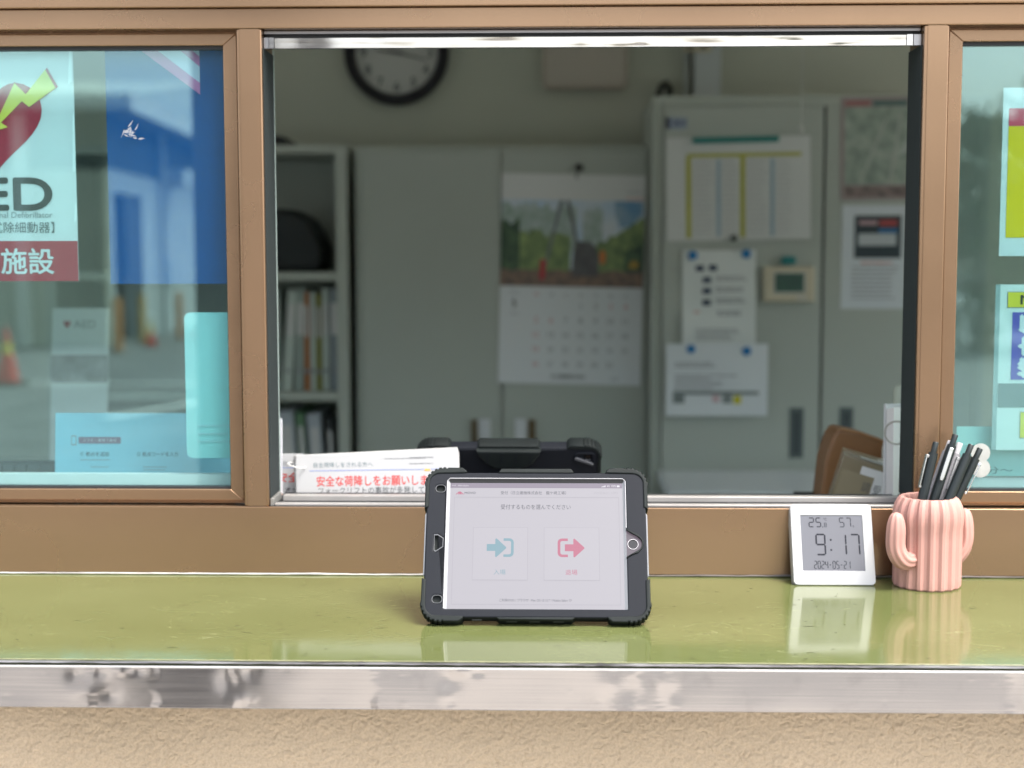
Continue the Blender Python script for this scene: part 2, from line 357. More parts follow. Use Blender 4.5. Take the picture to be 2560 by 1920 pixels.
# ------------------------------------------------------------------ ground and yard (seen in the glass)
ASPH = M_('yard_asphalt', (0.19, 0.185, 0.185), 0.9, var=0.25, vscale=1.2, bump=0.4, bscale=90)
CONC = M_('yard_concrete', (0.35, 0.33, 0.31), 0.85, var=0.12, vscale=1.1, bump=0.2, bscale=60)
LINEW = M_('road_line_white', (0.75, 0.75, 0.72), 0.8, var=0.2, vscale=9)
g = MB().quad((-150,-150,-.02), (150,-150,-.02), (150,150,-.02), (-150,150,-.02)).build('ground', ASPH, fix=False); tag(g, kind='structure')
g = MB().quad((-9,-3.95,-.012), (9,-3.95,-.012), (9,7,-.012), (-9,7,-.012)).build('pavement', CONC, fix=False); tag(g, kind='structure')  # unseen paving, extended past the building to bounce daylight indoors
for i, (a, b_) in enumerate((((-14,-15.4),(4,-15.0)), ((-4.2,-11.4),(-2.2,-17.5)), ((-2.3,-11.4),(0.2,-17.0)))):
    d = (Vector((*b_, 0))-Vector((*a, 0))).normalized(); p = Vector((-d.y, d.x, 0))*.09
    A = Vector((*a, -.014)); B = Vector((*b_, -.014))
    o = MB().quad(A-p, B-p, B+p, A+p).build('road_line', LINEW, fix=False); tag(o, kind='structure')

# ------------------------------------------------------------------ the reception building
bld = thing('reception_building', 'beige stucco reception building with a brown aluminium window band', 'building')
# stucco spandrel under the counter: a worked surface of shallow ridges
def stucco_h(x, z):
    p = Vector((x*128, z*140, 0.3)); q = Vector((noise.noise(p*0.7), noise.noise(p*0.7+Vector((9,4,2))), 0))*0.8
    a = min(abs(noise.noise(p+q)), .32); b = noise.noise(p*0.35+Vector((3,8,1))); c = noise.noise(p*2.4); d = noise.noise(p*.8+q)
    m = max(.5, min(1, .8+1.0*noise.noise(Vector((x*13, z*13, 2)))))
    return -(.0009*b+.0010*c+.0008*d+.0036*a*m)
b = MB(); x0, x1, z0, z1 = -.95, .88, .71, 1.005
b.grid(lambda u, v: (x0+(x1-x0)*u, -.31+stucco_h(x0+(x1-x0)*u, z0+(z1-z0)*v), z0+(z1-z0)*v), 1560, 250)
b.build('stucco_panel', STUCCO, bld, smooth=True, fix=False)
b = MB(); b.box(-3.0, x0, -.31, .10, 0, 1.005); b.box(x1, 3.0, -.31, .10, 0, 1.005); b.box(x0, x1, -.308, .10, 0, z0); b.box(x0, x1, -.27, .10, z0, 1.005)
b.build('lower_wall', STUCCO, bld)
b = MB(); b.box(-3.0, 3.0, -.03, .12, 1.872, 2.75); b.box(-3.0, -2.45, -.02, .12, 1.05, 1.872); b.box(2.45, 3.0, -.02, .12, 1.05, 1.872)
b.build('upper_wall', STUCCO, bld)
bx('back_wall', WALLP, bld, -2.7, 2.7, 2.68, 2.80, 0, 2.5)
for s in (-1, 1):
    b = MB(); xa, xb = (s*2.7, s*2.8) if s > 0 else (-2.8, -2.7)
    b.box(xa, xb, .12, 2.8, 0, 0.8); b.box(xa, xb, .12, 2.8, 2.36, 2.5); b.box(xa, xb, .12, .3, .8, 2.36); b.box(xa, xb, 2.5, 2.8, .8, 2.36)
    b.build('side_wall', WALLP, bld)
    w = bx('side_window', GLASS_CLEAR, bld, (xa+xb)/2-.003, (xa+xb)/2+.003, .3, 2.5, .8, 2.36)  # unseen side windows added to bring more daylight into the office
bx('ceiling', M_('ceiling_board', (0.78, 0.78, 0.75), 0.9), bld, -2.8, 2.8, .12, 2.8, 2.5, 2.56)
bx('floor', M_('office_floor', (0.55, 0.53, 0.49), 0.5, var=0.1), bld, -2.7, 2.7, .12, 2.68, -.012, 0.0)
bx('inner_wall', WALLP, bld, -2.7, 2.7, .105, .135, 0, 1.02)
bx('roof', M_('flat_roof', (0.35, 0.35, 0.34), 0.9), bld, -3.0, 3.0, -.10, 2.9, 2.752, 2.86)

# brown frame of the window band
fr = MB().box(-2.45, 2.45, .004, .118, 1.0515, 1.139).build('window_frame', BROWN, bld, bevel=.0012)   # sill panel, front
bx('head_beam', BROWN, fr, -2.45, 2.45, .0, .118, 1.7556, 1.7808, bevel=.0012)
bx('lintel_beam', BROWN, fr, -2.45, 2.45, -.007, .118, 1.7812, 1.8705, bevel=.0015)
bx('sill_face', BROWN, fr, -2.45, 2.45, .0, .0037, 1.0525, 1.1405, bevel=.0008)
for x0, x1 in ((-.3985, -.3665), (.4715, .5030)):
    bx('post', BROWN, fr, x0, x1, .0015, .074, 1.1412, 1.7552, bevel=.0016)
    bx('post_fluting', BROWN, fr, x0+.0045, x1-.0032, .0006, .0017, 1.1414, 1.7550)
for x0, x1 in ((-2.45, -2.415), (2.415, 2.45)): bx('end_post', BROWN, fr, x0, x1, .0015, .10, 1.1412, 1.7552, bevel=.0016)
# opening: header strip and tracks
bx('header_channel', DARK, fr, -.366, .471, .022, .1, 1.7440, 1.7552)
bx('header_flange', ALU_DULL, fr, -.3655, .4705, .016, .0215, 1.7510, 1.7545)
b = MB(); rs = random.Random(5)
dn = [(rs.uniform(-.34, .45), rs.uniform(1.7335, 1.7445), rs.uniform(.006, .03), rs.uniform(.002, .005), rs.uniform(-.0011, .0011)) for _ in range(46)]
def strip(u, v):
    x = -.352+(.452+.352)*u; z = 1.7325+.0128*v
    y = .014+sum(d*math.exp(-((x-a)/rx)**2-((z-c)/rz)**2) for a, c, rx, rz, d in dn)*.30+.0003*math.sin(x*31)+.00022*math.sin(x*77+1)
    return (x, y, z)
b.grid(strip, 320, 10); b.build('header_strip', ALU_TOP, fr, smooth=True, fix=False)
for x0, x1, mm in ((-.3655, -.3595, ALU_DULL), (-.3588, -.3525, ALU), (.4525, .4600, ALU), (.4612, .4705, ALU_DULL)):
    bx('header_end', mm, fr, x0, x1, .012, .018, 1.7322, 1.7458)
SEAL = M_('grey_seal', (0.030, 0.038, 0.039), 0.75, spec=0.2)
for x0, x1 in ((-.3663, -.3655), (.4703, .4713)):
    bx('jamb_channel', SEAL, fr, x0, x1, .008, .074, 1.1505, 1.7320)
bx('glass_edge', M_('glass_edge', (0.45, 0.55, 0.52), 0.2), fr, -.3668, -.3652, .0745, .0790, 1.1485, 1.7388)
bx('track_bed', DARK, fr, -.3663, .4713, .006, .118, 1.1395, 1.1402)
RAIL = M_('pale_rail', (0.46, 0.44, 0.42), 0.35, metal=0.4, var=0.15, vscale=12)
bx('track_rail', RAIL, fr, -.360, .468, .010, .022, 1.1404, 1.1432, bevel=.0006)
bx('track_rail', RAIL, fr, -.356, .466, .046, .062, 1.1404, 1.1478, bevel=.0008)
for x in (-.3637, .4690): bx('track_stop', M_('grey_plastic', (0.2, 0.2, 0.19), 0.5), fr, x-.0022, x+.0022, .008, .064, 1.1404, 1.150, bevel=.0006)
# caulk line along the foot of the sill panel
def caulk(xa, xb, hgt):
    def fn(u, v):
        x = xa+(xb-xa)*u; w = hgt*(1+.55*noise.noise(Vector((x*11, 0, 0)))+.3*noise.noise(Vector((x*47, 2, 0))))
        return (x, -.0005-.0020*math.sin(v*PI), 1.0503+max(.0005, w)*v)
    return fn
MB().grid(caulk(-2.3, -.128, .0024), 400, 5).build('caulk_line', M_('white_caulk', (0.50, 0.49, 0.47), 0.45, var=0.45, vscale=26, detail=6), fr, smooth=True, fix=False)
MB().grid(caulk(-.1278, 2.3, .0026), 400, 5).build('caulk_line', M_('dark_caulk', (0.11, 0.10, 0.095), 0.5, var=0.9, vscale=22, alt=(0.05, 0.045, 0.045), detail=6), fr, smooth=True, fix=False)  # this stretch of the line is dark grey
# sliding windows either side
def sash(x_in, x_out, label):
    s = 1 if x_out > x_in else -1
    xa, xb = sorted((x_in, x_out)); t = thing('sliding_window', label, 'window', ((xa+xb)/2, .03, 1.143)); off = ((xa+xb)/2, .03, 1.143)
    za, zb = 1.1455, 1.7525; gx0, gx1, gz0, gz1 = xa+.0175, xb-.0175, 1.1605, 1.7375
    for nm, poly in (('stile', [(xa,za),(gx0,gz0),(gx0,gz1),(xa,zb)]), ('stile', [(xb,za),(xb,zb),(gx1,gz1),(gx1,gz0)]), ('rail', [(xa,zb),(gx0,gz1),(gx1,gz1),(xb,zb)]), ('rail', [(xa,za),(xb,za),(gx1,gz0),(gx0,gz0)])):
        MB(off).prism(poly, .0185, .046).build(nm, BROWN, t, bevel=.0011)
    b = MB(off); b.box(xa-.0035, xa-.0004, .024, .06, za-.003, zb+.0025); b.box(xb+.0004, xb+.0035, .024, .06, za-.003, zb+.0025); b.box(xa, xb, .024, .06, zb+.0005, zb+.0028); b.box(xa, xb, .024, .06, za-.0042, za-.0006)
    b.build('frame_step', BROWN, t)
    b = MB(off); b.box(gx0, gx1, .024, .036, gz1-.0042, gz1); b.box(gx0, gx1, .024, .036, gz0, gz0+.0028); b.box(gx0, gx0+.0014, .024, .036, gz0, gz1); b.box(gx1-.0014, gx1, .024, .036, gz0, gz1)
    b.build('gasket', DARK, t)
    bx('glass', GLASS, t, gx0+.0002, gx1-.0002, .0285, .0325, gz0+.0002, gz1-.0002, off)
    return t
sash(-.4025, -2.410, 'left brown framed sliding window with a heart poster and blue panel behind its glass')
sash(.5075, 2.410, 'right brown framed sliding window with yellow and purple notices behind its glass')

SMEAR = M_('tape_residue', (0.30, 0.32, 0.35), 0.4)
rs = random.Random(21)
tr_ = thing('tape_residue', 'white star shaped scrap of old tape on the left glass', 'tape scrap', mtx=facing(-.5490, .0283, 1.6275))
for k in range(15):
    c0 = Vector((rs.gauss(0, .006), rs.gauss(0, .0045))); a = R(rs.choice((25, 35, 160, 175, 255, 265))+rs.uniform(-14, 14)); L = rs.uniform(.004, .013); w = rs.uniform(.0004, .0014); bnd = rs.uniform(-.25, .25)
    pts = [c0+Vector((math.cos(a+bnd*t), math.sin(a+bnd*t)))*L*t for t in (0, .3, .6, 1)]; nn = Vector((-math.sin(a), math.cos(a)))
    lp = [(p+nn*w*e) for p, e in zip(pts, (.3, 1, .7, .1))]+[(p-nn*w*e) for p, e in zip(reversed(pts), (.1, .6, 1, .4))]
    plate('residue_strip', SMEAR, tr_, [[(v.x, v.y) for v in lp]], .0001+k*.00003, .00012+k*.00003, 0, False)
# ------------------------------------------------------------------ counter
ct = thing('counter', 'worn green laminate counter shelf with a dented aluminium front edge', 'counter', (0, -.2, 1.03)); off = (0, -.2, 1.03)
bx('counter_top', LAMINATE, ct, -2.6, 2.6, -.4000, .0035, 1.030, 1.050, off, bevel=.0010)
rs = random.Random(33); bd = MB(off); bl = MB(off)
def sliver(b, x, y, L, w, ang, crv, n=5):
    vs = []
    for k in range(n+1):
        t = k/n; a = ang+crv*(t-.5); px = x+L*(t-.5)*math.cos(a); py = y+L*(t-.5)*math.sin(a); e = w*(.15+.85*math.sin(PI*min(.97, max(.03, t))))
        vs += [(px-math.sin(ang)*e, py+math.cos(ang)*e, 1.0502), (px+math.sin(ang)*e, py-math.cos(ang)*e, 1.0502)]
    b.add(vs, [(2*k, 2*k+1, 2*k+3, 2*k+2) for k in range(n)])
for k in range(150):
    x = rs.uniform(-.62, .56); y = rs.uniform(-.395, -.015); big = rs.random() < .18
    sliver(bd, x, y, rs.uniform(.004, .016) if big else rs.uniform(.0015, .005), rs.uniform(.0004, .0009), rs.gauss(0, .25), rs.uniform(-.6, .6))
for k in range(70):
    x = rs.gauss(-.25 if k % 2 else .05, .14); y = rs.gauss(-.25, .06); y = max(-.39, min(-.03, y))
    sliver(bl, x, y, rs.uniform(.006, .05), rs.uniform(.00012, .00035), rs.gauss(0, .5), rs.uniform(-1.2, 1.2), 8)
tag(bd.build('dark_nicks', M_('nick_dark', (0.045, 0.045, 0.02), 0.6), ct, fix=False), kind='stuff'); tag(bl.build('pale_scratches', M_('scratch_pale', (0.20, 0.22, 0.105), 0.35), ct, fix=False), kind='stuff')
bx('core_board', M_('board', (0.10, 0.085, 0.06), 0.9), ct, -2.6, 2.6, -.404, .0, 1.006, 1.0297, off)
b = MB(off)
def lip(u, v):
    x = -1.3+2.6*u; e = .0011*noise.noise(Vector((x*14, 3, 0)))+.0006*noise.noise(Vector((x*90, 5, 0)))
    return (x, -.4003-.0048*v+(e if v < .5 else e*.3), 1.0490-.0012*v+.0003*noise.noise(Vector((x*60, v*4, 1))))
b.grid(lip, 700, 4); b.build('edge_strip', mat('grey_edge_strip', (0.34, 0.34, 0.36), 0.38, 0.7, var=0.7, vscale=20, stretch=(1, 8, 1), bump=0.4, bscale=160), ct, smooth=True, fix=False)
b = MB(off)
def cr_(u, v):
    x = -1.3+2.6*u; w = .0006+.0022*max(0, noise.noise(Vector((x*5.5, 1, 7)))+.25)
    return (x, -.4001-w*v, 1.0503+.0002*math.sin(v*PI))
b.grid(cr_, 500, 2); b.build('worn_edge', M_('worn_laminate_edge', (0.46, 0.44, 0.30), 0.7, var=0.4, vscale=40), ct, smooth=True, fix=False)
bx('edge_gap', DARK, ct, -2.6, 2.6, -.4072, -.4052, 1.010, 1.0462, off)
rs = random.Random(11)
dents = [(-.487,1.036,.010,.010,.0016), (-.462,1.040,.007,.006,.0014), (-.440,1.041,.008,.006,-.0016), (-.423,1.041,.007,.005,.0015), (-.475,1.020,.014,.009,-.0016), (-.452,1.016,.009,.008,.0015),
         (-.330,1.030,.010,.014,.0016), (-.318,1.012,.012,.007,-.0013), (-.306,1.040,.008,.008,.0012), (-.10,1.034,.012,.010,.0017), (-.088,1.042,.006,.004,-.0015), (-.106,1.018,.007,.009,-.0015), (-.072,1.041,.005,.004,.0015),
         (.060,1.030,.011,.013,-.0018), (.083,1.022,.010,.012,.0018), (.115,1.032,.007,.010,-.0014), (.128,1.022,.007,.010,.0014), (.47,1.026,.012,.02,.0013), (-.21,1.02,.05,.03,.0012), (.0,1.024,.045,.03,.0011), (.25,1.02,.08,.03,-.0008), (-.545,1.02,.03,.02,.0012)]
dents += [(rs.uniform(-.56, .48), rs.uniform(1.006, 1.042), rs.uniform(.0015, .004), rs.uniform(.001, .003), rs.uniform(-.00025, .00025)) for _ in range(26)]
BENT = [(-.473,-.405),(-.322,-.178),(-.098,.066),(.086,.094),(.112,.126),(.468,.6)]  # spans tilted so the metal mirrors asphalt as grey patches
def bend(x, z):
    e = .007*noise.noise(Vector((z*60, x*12, 3)))+.002*noise.noise(Vector((z*300, x*40, 9))); t = 0
    for a, c in BENT:
        w = .009; t += max(0, min(1, (x+e-a)/w+.5))*max(0, min(1, (c-x-e)/w+.5))
    return t
def fascia(u, v):
    x = -.78+1.52*u; z = 1.0030+.0416*v
    y = -.4100+sum(d*math.exp(-((x-a)/rx)**2-((z-c)/rz)**2) for a, c, rx, rz, d in dents if abs(x-a) < 3*rx)*.36+(z-1.0238)*(.030*bend(x, z)-.022)*-1+.0003*noise.noise(Vector((x*7, z*9, 0)))+.0002*noise.noise(Vector((x*21, z*24, 4)))
    return (x, y, z)
fa = MB(off).grid(fascia, 900, 36).build('front_edge', ALU, ct, smooth=True, fix=False)
b = MB(off); b.box(-2.6, -.78, -.4105, -.4075, 1.003, 1.0446); b.box(.74, 2.6, -.4105, -.4075, 1.003, 1.0446); b.box(-.78, .74, -.4092, -.4076, 1.0032, 1.0444); b.build('front_edge_backing', ALU, ct)
MB(off).tube([(-.78,-.4091,1.0450), (.74,-.4091,1.0450)], .0012, 10).build('front_edge_bead', M_('bead_highlight', (0.55, 0.54, 0.52), 0.3, metal=0.3), ct, smooth=True)  # highlight along the metal edge put into the bead's pale colour
MB(off).tube([(-.78,-.4088,1.0027), (.74,-.4088,1.0027)], .0009, 8).build('front_edge_return', ALU_DULL, ct, smooth=True)

# ------------------------------------------------------------------ tablets in rugged cases
SC_BG = emis('display_page', (0.50, 0.480, 0.520), 0.335)
SC_BAR = emis('display_bar', (0.27, 0.225, 0.29), 0.335)
SC_TXT = emis('display_text', (0.10, 0.098, 0.12), 0.335)
SC_PALE = emis('display_pale', (0.40, 0.385, 0.425), 0.335)
SC_WHITE = emis('display_white', (0.75, 0.73, 0.78), 0.335)
SC_CARD = emis('display_card', (0.51, 0.490, 0.53), 0.335)
SC_TEAL = emis('display_teal', (0.20, 0.36, 0.42), 0.335)
SC_RED = emis('display_red', (0.52, 0.13, 0.21), 0.335)
SC_OFF = M_('dark_display', (0.01, 0.01, 0.012), 0.08)
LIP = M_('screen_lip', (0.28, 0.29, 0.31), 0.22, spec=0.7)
mm = lambda pts: [(x/1000, y/1000) for x, y in pts]
def arc(cx, cy, r, a0, a1, n=6): return [(cx+r*math.cos(R(a0+(a1-a0)*k/n)), cy+r*math.sin(R(a0+(a1-a0)*k/n))) for k in range(n+1)]
def corner_poly(sx, sy):
    # a rubber corner, drawn for the upper right one with a stepped outer edge; cx, cy measured from the case centre
    ox, oy = 131.0, 93.0; ix, iy = 125.0, 85.6; r = 21
    out = [(ox-1.0, oy-51), (ox-1.0, oy-r-3)]
    for k, a in enumerate(range(4, 90, 14)):
        for da, rr in ((0, r+1.6), (8, r+1.6), (9, r+.2), (13, r+.2)): out.append((ox-r-1.5+rr*math.cos(R(a+da)), oy-r-1+rr*math.sin(R(a+da))))
    out += [(ox-r-6, oy), (ox-44, oy), (ox-48.5, oy-3.2), (ox-50, oy-6.2), (ix-38, iy+.6)]
    out += [(ix-12+12*math.cos(R(90-a)), iy-12+12*math.sin(R(90-a))) for a in range(0, 91, 15)]
    out += [(ix, oy-49)]
    return [(p[0]*sx, p[1]*sy+77) for p in out]
def make_tablet(label, mtx, lit):
    t = thing('tablet', label, 'tablet', mtx=mtx)
    notch = [(104.2, 60), (110, 64.5), (117, 67.5)]+arc(112.5, 77, 9.8, -60, 60, 8)+[(117, 86.5), (110, 90), (104.2, 94)]
    hole = [(-104.2, -.8), (104.2, -.8)]+notch+[(104.2, 153.5), (101.2, 156.6), (-101.2, 156.6), (-104.2, 153.5)]
    slots = [rrect(-118, 138.9, -105.6, 148.6, 4.6), rrect(-118, 5.2, -105.6, 15, 4.6), [(-117.6, 67.2), (-115.4, 66), (-106.8, 72), (-106.6, 83), (-113.6, 87.6), (-117.8, 87.4)]]
    body = plate('case_body', CASE, t, [mm(rrect(-127.5, -11.0, 127.5, 164.0, 15, 8)), mm(hole)]+[mm(s) for s in slots], -.0165, .0, .0016)
    plate('case_back', CASE, t, [mm(rrect(-125, -9, 125, 162, 14, 8))], -.0172, -.0125, .001)
    for k in slots:
        cx_ = sum(q[0] for q in k)/len(k); cy_ = sum(q[1] for q in k)/len(k)
        plate('slot_rim', M_('slot_rim', (0.10, 0.105, 0.115), 0.3), t, [mm(k), mm([((p[0]-cx_)*.86+cx_, (p[1]-cy_)*.86+cy_) for p in k])], -.0008, .0004, .0002)
    for s in slots: plate('slot_floor', BLACKRUB, t, [mm(s)], -.0125, -.0045, 0)
    # sloping lip round the screen
    o_ = [(-.1042,-.0008),(.1042,-.0008),(.1042,.1566),(-.1042,.1566)]; i_ = [(-.1008,-.0006),(.1010,-.0006),(.1010,.1520),(-.1008,.1520)]
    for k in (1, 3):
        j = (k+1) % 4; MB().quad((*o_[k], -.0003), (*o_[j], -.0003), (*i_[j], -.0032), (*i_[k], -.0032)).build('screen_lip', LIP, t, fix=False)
    MB().quad((*o_[2], -.0003), (*o_[3], -.0003), (*i_[3], -.0036), (*i_[2], -.0036)).build('screen_lip', M_('screen_lip_shaded', (0.03, 0.032, 0.036), 0.3), t, fix=False)  # top lip faces down: its shade is painted as a darker grey
    MB().tube([(-.1042,-.0005,.0002), (-.1042,.1535,.0002), (-.1012,.1566,.0002), (.1012,.1566,.0002), (.1042,.1535,.0002), (.1042,.096,.0002)], .0006, 6).build('lip_highlight', M_('lip_highlight', (0.38, 0.38, 0.40), 0.25), t, smooth=True)  # highlight round the lip painted as a thin pale bead
    hb = plate('home_surround', emis('home_plate_glow', (0.22, 0.17, 0.21), 0.22) if lit else SC_OFF, t, [mm([(100.9, 60), (104.4, 60)]+notch[1:-1]+[(104.4, 94), (100.9, 94)])], -.0042, -.0034, 0)  # on the lit tablet the surround glows faintly though it is no display
    plate('notch_rim', BLACKRUB, t, [mm([(104.0, 59), (110, 63.3), (118, 66)]+arc(112.5, 77, 11.3, -58, 58, 10)+[(118, 88), (110, 91.2), (104.0, 95), (104.0, 93.0)]+arc(112.5, 77, 9.4, 58, -58, 10)+[(104.0, 61)])], -.001, .0016, .0006)
    MB().lathe([(.0001, -.0034), (.0048, -.0034), (.0056, -.0026), (.0062, -.0026), (.0066, -.0032)], (.1118, .077, 0), 24).build('home_button', M_('home_button', (0.02, 0.02, 0.022), 0.12), hb, smooth=True)
    MB().lathe([(.0054, -.0029), (.0057, -.00245), (.0062, -.00245), (.0065, -.0029)], (.1118, .077, 0), 28, caps=False).build('button_ring', M_('button_ring', (0.55, 0.53, 0.54), 0.25, metal=0.8), hb, smooth=True)
    for sx in (-1, 1):
        for sy in (-1, 1):
            k = plate('corner_bumper', BLACKRUB, t, [mm(corner_poly(sx, sy))], -.0185, .0016, .0014)
    for v0, v1, s in ((163.6, 168.8, 1), (-13.6, -10.4, -1)):
        plate('edge_bumper', BLACKRUB, t, [mm([(-44.5, v0 if s > 0 else v1), (44.8, v0 if s > 0 else v1), (41, v1 if s > 0 else v0), (-41, v1 if s > 0 else v0)])], -.0185, .0012, .001)
    for u in (-27, -1, 26): MB().box((u-6)/1000, (u+6)/1000, -.0139, -.0135, -.0105, -.0055).build('bumper_recess', M_('recess', (0.05, 0.055, 0.055), 0.4), t)
    MB().box(-.072, -.061, -.0114, -.0109, -.0098, -.0092).build('seam_glint', M_('case_glint', (0.35, 0.36, 0.37), 0.3), t)  # pale strip paints a glint low on the case
    for sx in (-1, 1): plate('side_grip', M_('side_grip', (0.20, 0.21, 0.23), 0.3), t, [mm([(sx*126.0, 36), (sx*129.2, 40), (sx*129.2, 112), (sx*126.0, 118)])], -.013, -.002, .0008)
    # back: grip plate, camera hole and stand
    gp = plate('grip_plate', BLACKRUB, t, [mm([(-45, 165.5), (45, 165.5), (43, 158), (33, 143), (20, 134), (-20, 134), (-33, 143), (-43, 158)])], -.027, -.017, .003)
    for u in (-30, -10, 10, 30): MB().box((u-.6)/1000, (u+.6)/1000, .144, .163, -.0276, -.0268).build('grip_rib', CASE, gp)
    plate('camera_ring', CASE, t, [mm(rrect(-121, 138, -92, 158, 7)), mm(rrect(-118, 141, -95, 155, 5))], -.0195, -.017, .0006)
    MB().lathe([(.0001, .0178), (.0042, .0178), (.0055, .0195), (.0062, .0172)], (0, 0, 0), 20).build('camera_lens', SC_OFF, t, smooth=True).matrix_local = Matrix.Translation((-.111, .149, 0)) @ Matrix.Rotation(PI, 4, 'X')
    plate('camera_bar', M_('camera_bar', (0.10, 0.105, 0.115), 0.4), t, [mm([(-92, 147), (-94, 150.5), (-119, 140), (-118, 136.5)])], -.0215, -.0175, .0006)
    st = MB().box(-.03, .03, -.002, .002, -.002, .10).build('kickstand', BLACKRUB, t, bevel=.001)
    st.matrix_local = Matrix.Translation((0, .095, -.0165)) @ Matrix.Rotation(R(180+37), 4, 'X')
    # screen
    sc = MB().box(-.1009, .1010, -.0006, .1520, -.0060, -.0032).build('screen', SC_BG if lit else SC_OFF, t)
    if not lit: return t
    Z = -.00285
    flat(sc, 'status_bar', mm(rect(-100.7, 145.8, 100.8, 151.8)), SC_BAR, Z)
    text(sc, '9:17   5月21日(火)', -.0985, .1472, -.0795, .1497, SC_WHITE, Z+.0001)
    text(sc, '4G  100%', .083, .1471, .0935, .1496, SC_WHITE, Z+.0001)
    flat(sc, 'battery_icon', mm(rect(94.5, 147.1, 97.8, 149.3)), SC_WHITE, Z+.0001)
    for k in range(4): flat(sc, 'signal_bar', mm(rect(76.5+k*1.3, 147, 77.4+k*1.3, 147.7+k*.55)), SC_WHITE, Z+.0001)
    for k, (a, c, wd) in enumerate(((-94.6, -90.6, 1.5), (-91.6, -90.4, 1.3), (-89.6, -90.2, 1.2), (-88.2, -89.6, 1.2), (-85.8, -89.8, 1.5))):
        flat(sc, 'logo_stroke', mm([(a, 137.6), (a+wd, 137.6), (c+wd*.8, 141.2 if k in (0, 4) else 140.6), (c-.1, 141.2 if k in (0, 4) else 140.6)]), SC_RED, Z+.0001)
    text(sc, 'MOVO', -.0838, .1383, -.0710, .1409, SC_TXT, Z+.0001, bold=.02)
    text(sc, '受付（日立建機株式会社　龍ケ崎工場）', -.0414, .1376, .0350, .1420, SC_TXT, Z+.0001)
    text(sc, 'バージョン：1.37.1', .0677, .1386, .0952, .1416, SC_PALE, Z+.0001)
    plate('page_border', SC_PALE, sc, [mm(rect(-95.8, 4.8, 96.6, 134.4)), mm(rect(-95.4, 5.2, 96.2, 134.0))], Z, Z+.00005, 0, False)
    text(sc, '受付するものを選んでください', -.0412, .1192, .0403, .1254, SC_TXT, Z+.0001)
    for a, c, word, mt in ((-72.4, -9.6, '入場', M_, ), (9.6, 72.8, '退場', M_)):
        flat(sc, 'card', mm(rect(a, 34, c, 96.8)), SC_CARD, Z+.00005)
        plate('card_edge', SC_PALE, sc, [mm(rect(a-.3, 33.5, c+.3, 97.0)), mm(rect(a+.1, 34.0, c-.1, 96.7))], Z+.00006, Z+.0001, 0, False)
    def icon(dx, m, brk, flip):
        flat(sc, 'arrow', mm([(dx+0, 68.4), (dx+9.8, 68.4), (dx+9.8, 61.6), (dx+11.2, 61.0), (dx+22.4, 71.6), (dx+22.4, 73.0), (dx+11.2, 83.6), (dx+9.8, 83.0), (dx+9.8, 76.7), (dx+0, 76.7)]), m, Z+.00015)
        s = 1
        pts = [(0, 83.7), (6.5, 83.7)]+arc(6.8, 78.7, 5, 90, 0, 5)+arc(6.8, 66.3, 5, 0, -90, 5)+[(0, 61.3), (0, 64.3), (6.5, 64.3)]+arc(6.5, 66.6, 2.2, -90, 0, 4)+arc(6.5, 78.4, 2.2, 0, 90, 4)+[(0, 80.7)]
        pts = [(brk+(p[0] if not flip else -p[0]), p[1]) for p in pts]
        plate('bracket', m, sc, [mm(pts)], Z+.0001, Z+.00015, 0, False)
    icon(-56.6, SC_TEAL, -37.3, False); icon(33.4, SC_RED, 36.9, True)
    text(sc, '入場', -.0482, .0400, -.0345, .0463, SC_TEAL, Z+.00015)
    text(sc, '退場', .0339, .0400, .0476, .0463, SC_RED, Z+.00015)
    text(sc, 'ご利用のOS / ブラウザ : Mac OS 10.15.7 / Mobile Safari 17', -.0412, .0084, .0408, .0119, SC_TXT, Z+.0001)
    return t
tab1 = make_tablet('lit tablet in a black rugged case leaning on the green counter', facing(-.0149, -.2535, 1.0700, lean=29.9), True)
tab2 = make_tablet('black cased tablet seen from behind inside the open window', Matrix.Translation((-.0562, .242, 1.0655)) @ Matrix.Rotation(PI, 4, 'Z') @ Matrix.Rotation(R(90-30), 4, 'X'), False)

# ------------------------------------------------------------------ desk clock
def seg_digit(parent, ch, x, y, w, h, t, m, z, slant=0.0):
    S = {'0': 'abcdef', '1': 'bc', '2': 'abged', '4': 'fgbc', '5': 'afgcd', '7': 'abc', '8': 'abcdefg', '9': 'abcdfg', '-': 'g', '3': 'abgcd', '6': 'afgedc'}[ch]
    def bar(x0, y0, x1, y1):
        if abs(x1-x0) > abs(y1-y0): p = [(x0, y0), (x0+t*.5, y0-t*.5), (x1-t*.5, y0-t*.5), (x1, y0), (x1-t*.5, y0+t*.5), (x0+t*.5, y0+t*.5)]
        else: p = [(x0, y0), (x0+t*.5, y0+t*.5), (x0+t*.5, y1-t*.5), (x0, y1), (x0-t*.5, y1-t*.5), (x0-t*.5, y0+t*.5)]
        return p
    gp = t*.12; L = {'a': (x+gp, y+h, x+w-gp, y+h), 'g': (x+gp, y+h/2, x+w-gp, y+h/2), 'd': (x+gp, y, x+w-gp, y), 'b': (x+w, y+h/2+gp, x+w, y+h-gp), 'c': (x+w, y+gp, x+w, y+h/2-gp), 'f': (x, y+h/2+gp, x, y+h-gp), 'e': (x, y+gp, x, y+h/2-gp)}
    b = MB()
    for k in S: b.add([(px, py, z) for px, py in bar(*L[k])], [tuple(range(6))])
    return b.build('digit', m, parent, fix=False)
LEAN = 22
dc = thing('desk_clock', 'white square digital clock showing 9:17 on the green counter', 'clock', mtx=facing(.3627, -.0465, 1.0500, lean=LEAN, yaw=0))
wd, hg = .1035, .1050
plate('housing', WHITEP, dc, [rrect(-wd/2, .0, wd/2, hg, .006)], -.020, .0, .0022)
